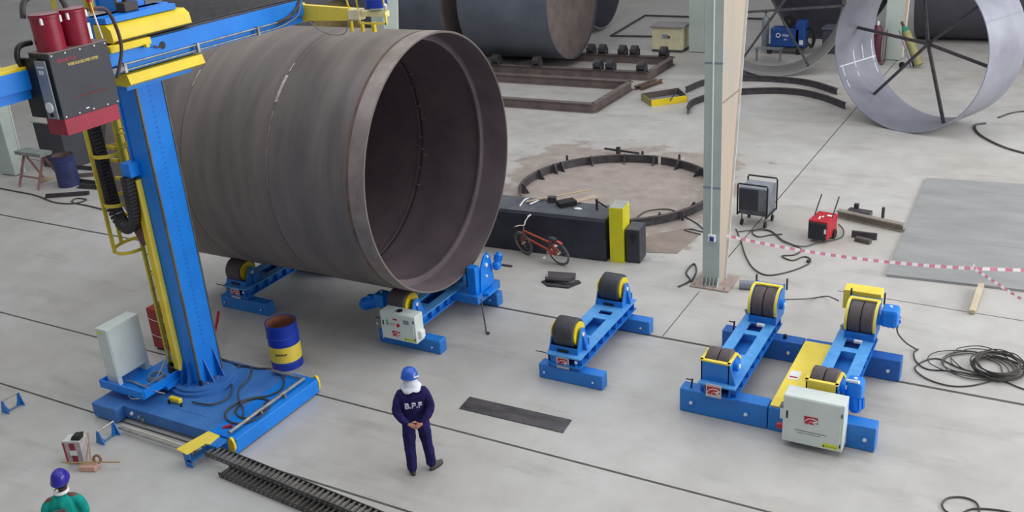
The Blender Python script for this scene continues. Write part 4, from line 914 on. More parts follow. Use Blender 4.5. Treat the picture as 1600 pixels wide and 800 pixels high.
# ------------------------------------------------------------------ bicycle
def bicycle():
    A = Vector(G(822, 397)); Bp = Vector(G(877, 414)); r = .29
    d = (Bp-A); d.z = 0; L = d.length; k = 1.0
    ang = math.atan2(-d.y, -d.x)      # front wheel is at A, local +x forward
    t = thing('bicycle', 'small orange child bicycle leaning by the navy box', 'bicycle', ((A.x+Bp.x)/2, (A.y+Bp.y)/2, 0), ang)
    tilt = Matrix.Rotation(math.radians(-12), 4, 'X')
    T = WM[t.name] @ tilt
    wb = L/2
    F = Vector((wb, 0, r)); Rr = Vector((-wb, 0, r))
    for nm, c, ax in (('front_wheel', F, Vector((.12, 1, 0)).normalized()), ('rear_wheel', Rr, Vector((0, 1, 0)))):
        pts = []; u, w, _ = basis(ax)
        w_ = MB().tube([c+(u*math.cos(q)+w*math.sin(q))*(r-.022) for q in [2*PI*i/40 for i in range(40)]], .022, 8, 0, True).xf(T).build(nm, mat('grey_tyre', (112, 112, 112), (88, 88, 88), .7), t)
        MB().tube([c+(u*math.cos(q)+w*math.sin(q))*(r-.052) for q in [2*PI*i/40 for i in range(40)]], .010, 6, 0, True).xf(T).build('rim', STEEL, w_)
        sp = MB()
        for i in range(14):
            q = 2*PI*i/14; sp.cyl(c, c+(u*math.cos(q)+w*math.sin(q))*(r-.05), .003, 4)
        sp.cyl(c-ax*.05, c+ax*.05, .02, 10); sp.xf(T).build('spokes', STEEL, w_)
    head = F+Vector((-.10, 0, .34)); headb = F+Vector((-.05, 0, .20)); bb = Rr+Vector((.26, 0, -.03)); st = Rr+Vector((.16, 0, .22))
    f = MB(); f.tube([head, head+Vector((-.12, 0, -.02)), st+Vector((.12, 0, .02)), st], .022, 10, 6); f.tube([headb, headb+Vector((-.14, 0, -.05)), bb+Vector((.06, 0, .05)), bb], .024, 10, 6)
    f.cyl(headb, head, .025, 12); f.cyl(bb, st, .02, 10)
    for s in (-1, 1):
        f.cyl(bb, Rr+Vector((0, .05*s, 0)), .012, 8); f.cyl(st, Rr+Vector((0, .05*s, 0)), .012, 8)
    f.xf(T).build('frame', ORANGE, t)
    fk = MB()
    for s in (-1, 1): fk.cyl(headb+Vector((0, .045*s, 0)), F+Vector((0, .05*s, 0)), .013, 8)
    fk.cyl(headb-Vector((0, .05, 0)), headb+Vector((0, .05, 0)), .016, 8); fk.xf(T).build('fork', ORANGE, t)
    hb = MB().cyl(head, head+Vector((-.05, 0, .16)), .013, 8); hb.tube([head+Vector((0, -.27, .24)), head+Vector((-.02, -.10, .20)), head+Vector((-.05, 0, .15)), head+Vector((-.02, .10, .20)), head+Vector((0, .27, .24))], .011, 8, 4)
    h = hb.xf(T).build('handlebar', STEEL, t)
    for s in (-1, 1): MB().cyl(head+Vector((0, .20*s, .235)), head+Vector((-.02, .29*s, .245)), .017, 8).xf(T).build('grip', WHITE if s < 0 else BLACK, h)
    sd = MB().cyl(st, st+Vector((-.04, 0, .12)), .012, 8).xf(T).build('seat_post', STEEL, t)
    MB().sphere(st+Vector((-.06, 0, .13)), .11, 14, 8, (1.15, .6, .3)).xf(T).build('saddle', NAVYBOX, t)
    fd = MB()
    for i in range(8):
        a, b = math.radians(40+i*10), math.radians(50+i*10)
        fd.bar(Rr+Vector((math.cos(a), 0, math.sin(a)))*(r+.03), Rr+Vector((math.cos(b), 0, math.sin(b)))*(r+.03), .055, .008, up=(0, 0, 1))
    fd.xf(T).build('mudguard', mat('red_orange_plastic', (206, 70, 62), (186, 58, 52), .4), t)
    MB().cyl(bb-Vector((0, .06, 0)), bb+Vector((0, .06, 0)), .05, 16).xf(T).build('chainring', STEEL, t)
    for s in (-1, 1):
        c = MB().bar(bb+Vector((0, .07*s, 0)), bb+Vector((.08*s, .07*s, -.10*s)), .015, .012).xf(T).build('crank', STEEL, t)
        q = bb+Vector((.08*s, .11*s, -.10*s)); MB().box(q.x-.035, q.x+.035, q.y-.04, q.y+.04, q.z-.01, q.z+.01).xf(T).build('pedal', WHITE, c)
    MB().box(Rr.x+.08, Rr.x+.22, .07, .075, r-.02, r+.10).xf(T).build('chain_guard', mat('red_orange_plastic', (1, 1, 1)), t)
bicycle()
single(MB().bar(G(770, 412, .015), G(800, 416, .015), .05, .03), 'iron_bar', DSTEEL, 'short dark iron bar on the floor left of the bicycle', 'bar')

# folded sheets on the floor
t = thing('rubber_mats', 'dark crumpled rubber mats piled on the floor near the lone roller bed', 'mats', (-8.4, 16.0, 0))
def slab(pts, z, th, m, nm, par): return MB().prism([Vector((p[0], p[1], z)) for p in pts], (0, 0, th)).build(nm, m, par)
MATD = mat('dark_mat', (66, 62, 66), (48, 46, 50), .75, scale=5)
g = [G(*p) for p in ((846, 441), (862, 437), (905, 440), (908, 443), (888, 451), (855, 448))]
slab([(v.x, v.y) for v in g], .0, .03, MATD, 'lower_mat', t)
g = [G(*p) for p in ((856, 428), (900, 431), (898, 446), (884, 447), (858, 441))]
slab([(v.x, v.y) for v in g], .035, .03, mat('mat_grey', (84, 80, 84), (66, 62, 68), .75, scale=5), 'upper_mat', t)
g = [G(*p) for p in ((852, 439), (885, 443), (898, 440), (888, 446), (852, 443))]
slab([(v.x, v.y) for v in g], .07, .03, MATD, 'mat_fold', t)

# ------------------------------------------------------------------ plates on the floor
def flat(name, label, cat, pts, th, m, z=0):
    return single(MB().prism([Vector((p[0], p[1], z)) for p in pts], (0, 0, th)), name, m, label, cat)
flat('steel_plate', 'narrow dark steel plate lying on the floor right of the man in navy coverall', 'steel plate', ((-7.74, 11.10), (-5.90, 11.13), (-5.93, 11.50), (-7.77, 11.47)), .014, PLATEM)
flat('steel_sheet', 'large grey steel sheet on the right floor, the nearer of two', 'steel sheet', ((-2.48, 18.52), (1.6, 18.8), (1.6, 20.80), (-2.51, 20.58)), .05, SLABM)
flat('steel_sheet', 'large grey steel sheet on the right floor, the farther of two', 'steel sheet', ((-2.51, 20.60), (1.6, 20.82), (1.6, 25.0), (-2.58, 24.6)), .045, SLABM)
single(MB().bar((-.84, 17.40, .05), (-.80, 18.55, .09), .10, .07), 'timber', mat('pale_timber_end', (206, 192, 168), (186, 172, 148), .75, scale=5), 'short pale timber under the edge of the nearer grey sheet', 'timber')
m = MB(); ibeam(m, (-4.02, 21.40, 0), (-2.56, 20.98, 0), .14, .18)
single(m, 'steel_beam', RUSTY if False else mat('beige_beam', (146, 140, 128), (122, 116, 106), .7, scale=3), 'short grey-brown steel beam lying behind the red welding set', 'steel beam')
single(MB().bar((-3.85, 21.75, .05), (-3.35, 21.68, .05), .22, .10).box(-3.75, -3.65, 21.8, 21.9, 0, .2), 'scrap_piece', DSTEEL, 'dark scrap piece on the floor behind the short steel beam', 'scrap')
single(MB().cyl((-3.06, 21.45, 0), (-3.06, 21.45, .33), .035, 10), 'steel_stub', DSTEEL, 'short dark steel stub standing upright by the short steel beam', 'stub')
single(MB().box(-3.50, -2.98, 20.30, 20.36, 0, .15, bev=.01), 'dark_block', DSTEEL, 'dark grey flat block standing in front of the short steel beam', 'block')
single(MB().bar((-3.38, 20.15, .05), (-3.06, 20.06, .05), .12, .09), 'dark_block', mat('grey_stone', (92, 88, 84), (76, 72, 70), .8), 'small grey lump in front of the dark flat block', 'block')
single(MB().sphere((-4.02, 18.7, .02), .05, 8, 6, (1, 1, .7)), 'pebble', BLACK, 'tiny black lump on the floor near the striped tape', 'lump')

# red welding set on wheels
ang = math.radians(-8); T = Matrix.Translation((-4.07, 20.0, 0)) @ Matrix.Rotation(ang, 4, 'Z')
t = thing('welding_set', 'red welding set with dark front grille, two handles and wheels', 'welding set', (-4.07, 20.0, 0))
MB().box(-.21, .21, -.24, .36, .08, .50, bev=.02).xf(T).build('case', RED, t)
gr = MB().box(-.195, .195, -.262, -.238, .07, .46, bev=.006).xf(T).build('front_grille', NAVYBOX, t)
for k in range(8): MB().box(-.18, .18, -.266, -.262, .10+k*.042, .115+k*.042).xf(T).build('louvre', BLACK, gr)
MB().box(.15, .19, -.268, -.262, .24, .34).xf(T).build('label_plate', WHITE, gr)
for x in (-.19, .19):
    MB().cyl((x, .05, .48), (x, .42, .86), .014, 8).xf(T).build('handle', BLACK, t)
    MB().cyl((x*1.2-.02, .18, .10), (x*1.2+.02, .18, .10), .10, 24).xf(T).build('wheel', BLACK, t)
for x, y in ((-.03, -.08), (.0, .05), (-.05, .0)): MB().box(x-.015, x+.015, y-.04, y+.04, .50, .504).xf(T).build('top_marking', WHITE, t)
MB().box(.05, .17, .12, .2, .50, .504).xf(T).build('top_marking', WHITE, t)

# framed dark machine on castors
ang = math.radians(-4); T = Matrix.Translation((-5.62, 20.35, 0)) @ Matrix.Rotation(ang, 4, 'Z')
t = thing('machine_cart', 'grey-black boxed machine in a tubular frame on castors, right of the tall steel column', 'machine cart', (-5.62, 20.35, 0))
fr = MB()
for y in (-.18, .45):
    fr.tube([(-.34, y, .26), (-.34, y, .96), (-.32, y, 1.0), (.32, y, 1.0), (.34, y, .96), (.34, y, .26)], .020, 8)
for x in (-.34, .34): fr.cyl((x, -.18, .28), (x, .45, .28), .02, 8)
fr.xf(T).build('tube_frame', BLACK, t)
MB().box(-.32, .32, -.16, .43, .28, .90, bev=.01).xf(T).build('case', mat('machine_grey', (120, 124, 132), (96, 100, 108), .5, scale=3), t)
MB().box(-.31, .12, -.172, -.158, .40, .88).xf(T).build('dark_front', mat('dark_front', (52, 54, 66), (40, 42, 52), .4), t)
MB().box(-.31, .30, -.165, -.158, .29, .40).xf(T).build('lower_front', mat('machine_grey2', (92, 94, 100), (70, 72, 80), .6), t)
MB().box(-.30, .30, -.14, .40, .90, .91).xf(T).build('top_cover', GREYP, t)
for x in (-.26, .28):
    for y in (-.10, .38):
        k = MB().cyl((x, y, .10), (x, y, .28), .014, 8).xf(T).build('castor_fork', DSTEEL, t)
        MB().cyl((x-.02, y, .07), (x+.02, y, .07), .07, 18).xf(T).build('castor_wheel', BLACK, k)
cable([tuple(G(x, y, .015)) for x, y in ((1150, 358), (1158, 378), (1165, 400), (1178, 420), (1200, 430), (1235, 424), (1262, 413), (1266, 405), (1256, 401), (1238, 407), (1222, 400), (1242, 398), (1252, 390), (1240, 383), (1222, 375), (1212, 366), (1200, 360), (1185, 358), (1175, 363), (1185, 370), (1205, 367), (1222, 366))], .016, RUBBER, 'long black cable looping over the floor in front of the boxed machine cart')
cable([tuple(G(x, y, .03)) for x, y in ((1152, 362), (1185, 359), (1205, 361), (1225, 378), (1255, 385), (1275, 380), (1312, 372), (1318, 360), (1310, 350))], .013, RUBBER, 'thin black cable running from the column to the red welding set')

# barrier tape
def tape(label, pts, w, seglen=.085):
    P = [Vector(p) for p in pts]; V = []; F = []; MI = []
    for k in range(len(P)-1):
        d = P[k+1]-P[k]; n = max(1, int(round(d.length/seglen))); sl = Vector((-d.y, d.x, 0)).normalized()*w*.30
        for j in range(n+(k == len(P)-2)):
            p = P[k]+d*(j/n); V += [p-sl-Vector((0, 0, w/2)), p+sl+Vector((0, 0, w/2))]
    m = len(V)//2
    me = bpy.data.meshes.new('barrier_tape'); O = P[0]
    me.from_pydata([tuple(v-O) for v in V], [], [(2*i, 2*i+2, 2*i+3, 2*i+1) for i in range(m-1)])
    me.materials.append(mat('tape_white', (244, 244, 246), (238, 238, 240), .5)); me.materials.append(mat('tape_pink_red', (226, 146, 164), (218, 132, 152), .5))
    for i, p in enumerate(me.polygons): p.material_index = i % 2
    o = bpy.data.objects.new('barrier_tape', me); COL.objects.link(o); o.location = O
    tag(o, label, 'barrier tape'); q = o.modifiers.new('thick', 'SOLIDIFY'); q.thickness = .002
def sag(p, q, s, n=12):
    p = Vector(p); q = Vector(q); return [p.lerp(q, i/n)-Vector((0, 0, s*4*(i/n)*(1-i/n))) for i in range(n+1)]
def hz(x, y, z): return Vector(G(x, y, z))
tape('red and white striped barrier tape stretched to the right from the tall steel column', sag(Vector((-5.32, 17.30, .95)), hz(1535, 420, .95), .12)+sag(hz(1535, 420, .95), hz(1680, 425, .95), .0)[1:], .05)
tape('red and white striped barrier tape sloping down to the right floor edge', [hz(1521, 413, .98), hz(1524, 421, .94), hz(1590, 464, .80), hz(1640, 490, .8)], .04, .075)

# cable coils at the right
mb = MB()
random.seed(3)
for k in range(12):
    cx, cy_ = G(1560+random.uniform(-5, 5), 578+random.uniform(-2, 2))[:2]
    mb.tube(loopc((cx, cy_), .34+.09*random.random()-.012*k*.5, .34+.10*random.random(), .02+.012*k, 12, random.random()*6, .05), .010, 6, 4, True)
for k in range(5):
    cx, cy_ = G(1525+random.uniform(-15, 12), 572+random.uniform(-3, 4))[:2]
    mb.tube(loopc((cx, cy_), .45+.2*random.random(), .38+.12*random.random(), .02+.01*k, 12, random.random()*6, .10), .009, 6, 4, True)
mb.tube([G(x, y, .015) for x, y in ((1655, 620), (1600, 608), (1560, 592), (1500, 575), (1462, 560), (1430, 573), (1445, 590), (1480, 602), (1515, 603), (1550, 595))], .012, 6, 5)
mb.tube([G(x, y, .015) for x, y in ((1560, 592), (1490, 580), (1450, 577), (1432, 565), (1428, 552), (1435, 545))], .012, 6, 5)
single(mb, 'cable_coil', RUBBER, 'tangled coil of dark grey cable on the right floor', 'cable coil')
cable([(-1.76, 15.02, .86), tuple(G(1402, 518, .5)), tuple(G(1415, 535, .15)), tuple(G(1434, 547, .015))], .013, RUBBER, 'dark cable hanging from the rear gear motor down to the floor')
cable([tuple(G(x, y, .015)) for x, y in ((1600, 806), (1560, 797), (1520, 795), (1500, 803), (1480, 800), (1472, 788), (1482, 778), (1505, 777), (1525, 785), (1530, 800), (1525, 815))], .012, RUBBER, 'black cable loop on the floor at the bottom right corner')
cable([tuple(G(x, y, .015)) for x, y in ((1540, 193), (1524, 196), (1528, 208), (1550, 222), (1580, 234), (1620, 244))], .035, RUBBER, 'black hose curving on the floor right of the spoked ring', 'hose', 'hose')
cable([tuple(G(x, y, .015)) for x, y in ((1560, 184), (1580, 177), (1602, 174), (1640, 176))], .03, RUBBER, 'short black hose end on the floor at the upper right edge', 'hose', 'hose')
cable([tuple(G(x, y, z)) for x, y, z in ((1222, 468, .6), (1260, 467, .1), (1290, 463, .05), (1302, 466, .6), (1310, 470, .95))], .012, RUBBER, 'thin black cable joining the rear rollers of the joined roller beds')

# ------------------------------------------------------------------ drums
def drum(name, label, c, r, h, m, bands=True, inside=None, rim=None):
    t = thing(name, label, 'drum', (c[0], c[1], 0))
    MB().lathe((c[0], c[1], 0), (0, 0, 1), [(0, 0), (0, r), (h*.13, r), (h*.145, r+.010), (h*.16, r), (h*.70, r), (h*.715, r+.012), (h*.73, r), (h-.01, r), (h, r+.006), (h, r-.01), (.02, r-.012), (.02, 0)], 48).build('drum_body', m, t)
    MB().lathe((c[0], c[1], 0), (0, 0, 1), [(.025, 0), (.025, r-.014), (h-.004, r-.013)], 48).build('drum_inside', inside or RUSTY, t)
    return t
t = drum('oil_drum', 'open blue drum with a yellow band standing behind the blue base', (-11.40, 11.17), .275, .86, DRUMB, inside=mat('rusty_orange_inside', (150, 96, 74), (112, 70, 56), .8, scale=4))
MB().lathe((-11.40, 11.17, 0), (0, 0, 1), [(.16, .279), (.30, .279), (.46, .279)], 48).build('yellow_band', YEL_P, t)
SCR = MB().tube([(-11.40+.282*math.cos(a), 11.17+.282*math.sin(a), z) for a, z in [(math.radians(-86+3.0*k), .33+.022*math.sin(k*2.3)) for k in range(16)]], .006, 6, 3).build('handwriting_mark', DSTEEL, t)
drum('oil_drum', 'old dark blue drum standing at the left behind the manipulator', (-24.72, 17.0), .30, .92, DRUMO)

# ------------------------------------------------------------------ left background: cabinet, trestle, scrap
t = thing('metal_cabinet', 'black metal cabinet with a grey top at the left edge by the far column', 'cabinet', (-26.6, 18.6, 0))
MB().box(-27.2, -26.0, 18.0, 19.2, 0, 1.42, bev=.01).build('cabinet_body', BGDK, t)
MB().box(-27.25, -25.95, 17.95, 19.25, 1.42, 1.46).build('cabinet_top', mat('pale_top', (178, 178, 172)), t)
t = thing('shelf_unit', 'tall dark grey panel behind the black cabinet at the left', 'panel', (-26.0, 20.5, 0))
MB().box(-29.0, -27.0, 20.4, 20.9, 0, 3.0, bev=.01).build('panel_body', mat('grey_panel_dark', (104, 104, 106), (90, 90, 94), .6), t)
t = thing('trestle', 'pinkish steel trestle table standing at the left, in front of the black cabinet', 'trestle', (-25.2, 16.5, 0))
MB().box(-26.3, -25.15, 16.6, 17.0, .90, 1.0).build('table_top', mat('pale_green_grey', (140, 148, 144), (120, 128, 124), .7), t)
PK = mat('pinkish_primer', (164, 122, 116), (140, 104, 100), .7)
for x in (-26.15, -25.3):
    MB().bar((x, 16.8, .90), (x+.05, 16.35, 0.02), .06, .05).build('leg', PK, t); MB().bar((x, 16.8, .90), (x, 17.2, .02), .06, .05).build('leg', PK, t)
MB().bar((-26.15, 16.5, .3), (-25.3, 16.5, .3), .04, .04).build('stretcher', PK, t)
random.seed(11)
lab = ['long dark steel angle in the scrap pile, nearest', 'dark steel angle in the scrap pile, crossing the others', 'dark steel angle in the scrap pile, at its far side', 'brown steel angle in the scrap pile, by the old blue drum', 'thin dark bar on the floor in front of the old blue drum', 'pale wood batten on the floor by the old blue drum']
for i, (p, q, z, m_) in enumerate((((122, 292), (190, 297), .0, DSTEEL), ((124, 284), (172, 290), .0, DSTEEL), ((112, 262), (185, 268), .0, DSTEEL), ((118, 276), (170, 272), .0, BRSTEEL), ((70, 308), (138, 303), .0, DSTEEL), ((62, 285), (82, 277), .0, WOOD))):
    z = .02
    a, b = G(p[0], p[1], z), G(q[0], q[1], z); m = MB(); m.bar(a, b, .14, .02); m.bar(Vector(a)+Vector((.06, 0, .05)), Vector(b)+Vector((.06, 0, .05)), .02, .10)
    single(m, 'steel_angle' if i < 4 else ('bar' if i == 4 else 'batten'), m_, lab[i], 'scrap' if i < 5 else 'wood', group='scrap pile by the old drum' if i < 4 else None)
cable([tuple(G(x, y, .02)) for x, y in ((-10, 292), (20, 298), (55, 305), (85, 316), (115, 318), (135, 312), (120, 310), (113, 316), (140, 322), (175, 331))], .02, RUBBER, 'thin dark cable snaking over the left floor')

# dark shapes behind the carriage: machinery at the upper left
t = thing('machine', 'dark far machine seen above the blue boom', 'machine', (-23.5, 24.0, 0))
MB().box(-23.2, -21.6, 24.0, 25.5, 0, 1.5, bev=.05).build('machine_body', BGDK, t)
MB().cyl((-22.6, 24.4, 1.5), (-22.6, 24.4, 1.95), .35, 24).build('white_top', GREYW, t)
MB().box(-21.9, -21.8, 23.96, 24.0, 1.0, 1.1).build('white_light', WHITE, t)
t = thing('pipe_shell', 'grey far shell lying behind the blue boom', 'pipe shell', (-26, 27.2, 0))
MB().ring((0, 27.2, 2.0), (1, 0, 0), -30.5, -22.5, 1.6, 1.63, 72).build('shell_course', mat('far_grey_shell', (98, 94, 98), (82, 80, 84), .6), t)
MB().cyl((-22.6, 27.2, 2.0), (-22.55, 27.2, 2.0), 1.6, 64).build('end_plate', mat('yellow_brown_plate', (128, 112, 70), (110, 96, 62), .7), t)
for x in (-29, -24): MB().box(x-.2, x+.2, 26.2, 28.2, 0, .45).build('saddle', BGDK, t)

# ------------------------------------------------------------------ red cabinet behind the column
t = thing('red_cabinet', 'dark red steel cabinet standing on the floor behind the blue column', 'cabinet', (-13.9, 10.8, 0))
MB().box(-14.20, -13.66, 10.64, 11.0, .05, .86, bev=.008).build('cabinet_body', mat('dark_red_enamel', (160, 44, 44), (140, 38, 40), .5), t)
MB().box(-14.17, -13.69, 10.67, 10.97, 0, .05).build('plinth', BLACK, t)
for z in (.35, .68): MB().tube([(-14.19, 10.63, z-.02), (-13.93, 10.625, z-.05), (-13.66, 10.63, z)], .006, 6, 3).build('white_wire', GREYW, t)

# ------------------------------------------------------------------ cable stands, rods, drag chain, small things at front left
def stand(label, x, y, L=.30):
    t = thing('cable_stand', label, 'cable stand', (x, y, 0), group='blue cable stands')
    for dy in (0, L):
        MB().prism([(x-.10, y+dy-.006, 0), (x+.10, y+dy-.006, 0), (x+.025, y+dy-.006, .24), (x-.025, y+dy-.006, .24)], (0, .014, 0)).build('side_plate', MBLUE, t)
        MB().prism([(x-.02, y+dy, 0), (x-.02, y+dy+(.08 if dy == 0 else -.08), 0), (x-.02, y+dy, .20)], (.04, 0, 0)).build('stiffener', MBLUE, t)
    MB().box(x-.03, x+.03, y, y+L, 0, .012).build('base_strap', mat('blue_grey_strap', (110, 138, 160)), t)
    MB().cyl((x, y-.01, .235), (x, y+L+.01, .235), .016, 12).build('roller', STEEL, t)
stand('small blue cable stand with steel roller at the left edge of the floor', -14.86, 7.96)
stand('small blue cable stand with steel roller at the front left corner of the base', -12.50, 7.98)
t = thing('rod_rails', 'two thin steel rods running along the floor in front of the blue base', 'rod rails', (-11.6, 8.3, 0))
MB().cyl((-12.46, 8.40, .10), (-10.75, 8.38, .10), .02, 10).build('rod', mat('pale_rod', (214, 210, 196)), t); MB().cyl((-12.46, 8.33, .10), (-10.75, 8.30, .10), .018, 10).build('rod', STEEL, t)
for x in (-10.86,): MB().box(x-.02, x+.02, 8.28, 8.42, 0, .09).build('rod_support', GREYP, t)
t = thing('chain_stand', 'blue stand with a yellow plate at the start of the drag chain', 'stand', (-10.6, 8.35, 0))
MB().prism([(-10.82, 8.06, .30), (-10.56, 8.02, .30), (-10.52, 8.34, .30), (-10.44, 8.36, .30), (-10.46, 8.60, .30), (-10.72, 8.62, .30)], (0, 0, .014)).build('yellow_plate', YEL_P, t)
MB().box(-10.52, -10.30, 8.36, 8.58, .26, .30).build('blue_bracket', MBLUE, t)
MB().prism([(-10.74, 8.10, 0), (-10.60, 8.10, 0), (-10.62, 8.10, .30), (-10.76, 8.10, .30)], (0, .02, 0)).build('leg', MBLUE, t)
MB().prism([(-10.70, 8.50, 0), (-10.56, 8.50, 0), (-10.58, 8.50, .30), (-10.74, 8.50, .30)], (0, .02, 0)).build('leg', MBLUE, t)
MB().box(-10.70, -10.58, 8.1, 8.5, .10, .13).build('brace', MBLUE, t)
CH = mat('drag_chain_steel', (92, 90, 90), (66, 64, 66), .45, .4)
t = thing('drag_chain', 'long dark steel drag chain doubled on the floor at the bottom', 'drag chain', (-8, 8.2, 0))
def ladder_chain(name, p, q, w, h, pitch, m):
    p = Vector(p); q = Vector(q); d = (q-p).normalized(); s = Vector((-d.y, d.x, 0)).normalized(); n = int((q-p).length/pitch); up = s.cross(d)*-1
    b = MB(); pins = MB(); bars = MB()
    for k in (-1, 1): b.bar(p+s*k*w/2, q+s*k*w/2, .012, h)
    for i in range(n):
        c = p+d*(i+.5)*pitch
        bars.bar(c-s*w/2+Vector((0, 0, h*.30)), c+s*w/2+Vector((0, 0, h*.30)), pitch*.34, .015)
        bars.bar(c-s*w/2-Vector((0, 0, h*.30)), c+s*w/2-Vector((0, 0, h*.30)), pitch*.34, .012)
        for k in (-1, 1):
            pins.cyl(c+s*k*(w/2+.006), c+s*k*(w/2+.012), .012, 8)
    o = b.build(name, m, t); bars.build('cross_bars', mat('worn_steel', (150, 146, 140), (110, 108, 104), .4, .6), o); pins.build('link_pins', STEEL, o)['kind'] = 'stuff'
ladder_chain('upper_run', (-10.42, 8.33, .23), (-6.2, 8.06, .17), .20, .075, .095, CH)
ladder_chain('lower_run', (-10.05, 8.20, .05), (-6.2, 7.92, .045), .20, .075, .095, CH)
MB().box(-6.9, -6.7, 7.9, 8.2, .088, .13).build('spacer', DSTEEL, t)
# red welding wire box, pink bricks, stick
ang = math.radians(22); T = Matrix.Translation((-12.42, 7.52, 0)) @ Matrix.Rotation(ang, 4, 'Z')
t = thing('container', 'translucent grey and red container standing on the floor at the lower left', 'container', (-12.42, 7.52, 0))
MB().prism([(-.13, -.10, .0), (.13, -.10, .0), (.15, -.10, .40), (-.15, -.10, .40)], (0, .22, 0)).xf(T).build('container_body', mat('greyish_white_plastic', (190, 184, 184), (160, 154, 158), .5, scale=8), t)
MB().box(-.035, .055, -.104, -.101, .02, .38).xf(T).build('red_panel', MAROON, t); MB().box(-.14, -.11, -.104, -.101, .05, .38).xf(T).build('red_stripe', RED, t)
MB().box(-.05, .07, -.108, -.1045, .17, .26).xf(T).build('white_label', WHITE, t)
MB().prism([(-.02, -.06, .40), (.13, -.06, .40), (.15, -.06, .50), (.02, -.06, .48)], (0, .12, 0)).xf(T).build('dark_lid_flap', BLACK, t)
MB().box(-.14, .14, -.09, .11, .402, .41).xf(T).build('rim', GREYW, t)
t = thing('pink_brick', 'pink block lying under the stick at the lower left', 'brick', (-12.08, 7.45, 0))
MB().box(-.13, .13, -.07, .06, 0, .09, bev=.015).xf(Matrix.Translation((-12.08, 7.43, 0)) @ Matrix.Rotation(math.radians(22), 4, 'Z')).build('brick_body', PINKBR, t)
single(MB().tube([G(x, y, .13) for x, y in ((96, 722), (115, 723), (150, 722), (187, 722))], .012, 8, 3), 'stick', TAN, 'thin tan stick lying across the pink block', 'stick')
single(MB().ring((-12.02, 7.56, .12), (.3, -1, .3), 0, .03, .045, .075, 24), 'wire_roll', mat('copper_brown', (160, 118, 92), (130, 92, 70), .6), 'small brown ring of wire beside the pink block', 'wire roll')
single(MB().bar(G(142, 722, .02), G(137, 676, .38), .018, .018), 'wood_stake', TAN, 'thin brown stake leaning behind the pink block', 'stake')

# ------------------------------------------------------------------ people
def skin_mesh(chains, voxel=None, sub=1):
    """chains: list of (points, radii, links) grown with the Skin modifier -> evaluated mesh data"""
    out = bmesh.new()
    for pts, rad, edges, root in chains:
        me = bpy.data.meshes.new('s'); me.from_pydata([tuple(p) for p in pts], edges, []); o = bpy.data.objects.new('s', me); COL.objects.link(o)
        sk = o.modifiers.new('k', 'SKIN'); sk.use_smooth_shade = True
        for i, v in enumerate(me.skin_vertices[0].data):
            r = rad[i]; v.radius = (r, r) if isinstance(r, (int, float)) else r
            v.use_root = (i == root)
        su = o.modifiers.new('u', 'SUBSURF'); su.levels = sub; su.render_levels = sub
        m2 = bpy.data.meshes.new_from_object(o.evaluated_get(bpy.context.evaluated_depsgraph_get()))
        out.from_mesh(m2); bpy.data.objects.remove(o)
    me = bpy.data.meshes.new('body'); out.to_mesh(me); out.free()
    if voxel:
        o = bpy.data.objects.new('r', me); COL.objects.link(o)
        r = o.modifiers.new('r', 'REMESH'); r.mode = 'VOXEL'; r.voxel_size = voxel
        s = o.modifiers.new('s', 'SMOOTH'); s.factor = .5; s.iterations = 3
        me2 = bpy.data.meshes.new_from_object(o.evaluated_get(bpy.context.evaluated_depsgraph_get())); bpy.data.objects.remove(o); me = me2
    return me
def put(me, name, m, parent, shade=True):
    o = bpy.data.objects.new(name, me); COL.objects.link(o); me.materials.clear(); me.materials.append(m)
    me.polygons.foreach_set('use_smooth', [True]*len(me.polygons)); o.parent = parent; WM[o.name] = WM[parent.name]; return o
def hand(wrist, d, palm_n, side, curl=.7):
    """five separate fingers; d = direction of the hand, palm_n = palm normal, side = thumb side vector"""
    w = Vector(wrist); d = Vector(d).normalized(); n = Vector(palm_n).normalized(); s = Vector(side).normalized(); ch = []
    pts = [w-d*.02, w+d*.03, w+d*.055]; rad = [(.022, .030), (.024, .038), (.018, .042)]
    ch.append(([w-d*.03, w+d*.01, w+d*.05, w+d*.085], [.026, .026, .03, .026], [(0, 1), (1, 2), (2, 3)], 0))
    for k in (-1, 1): ch.append(([w+d*.01+s*.008*k, w+d*.05+s*.022*k, w+d*.088+s*.026*k], [.018, .018, .014], [(0, 1), (1, 2)], 0))
    for k, (off, L) in enumerate(((.030, .068), (.011, .078), (-.009, .072), (-.028, .056))):
        b = w+d*.080+s*off; a1 = curl*.6; a2 = curl*1.5
        p1 = b+(d*math.cos(a1)+n*math.sin(a1))*L*.48; p2 = p1+(d*math.cos(a2)+n*math.sin(a2))*L*.32; p3 = p2+(d*math.cos(a2*1.3)+n*math.sin(a2*1.3))*L*.24
        ch.append(([b-d*.02, b, p1, p2, p3], [.010, .0095, .009, .0085, .007], [(0, 1), (1, 2), (2, 3), (3, 4)], 0))
    b = w+d*.02+s*.028; p1 = b+(d*.6+s*.7+n*.3).normalized()*.035; p2 = p1+(d*.9+s*.25+n*.4).normalized()*.03; p3 = p2+(d*.9+n*.5).normalized()*.022
    ch.append(([b-s*.015, b, p1, p2, p3], [.013, .013, .0115, .0105, .008], [(0, 1), (1, 2), (2, 3), (3, 4)], 0))
    return ch
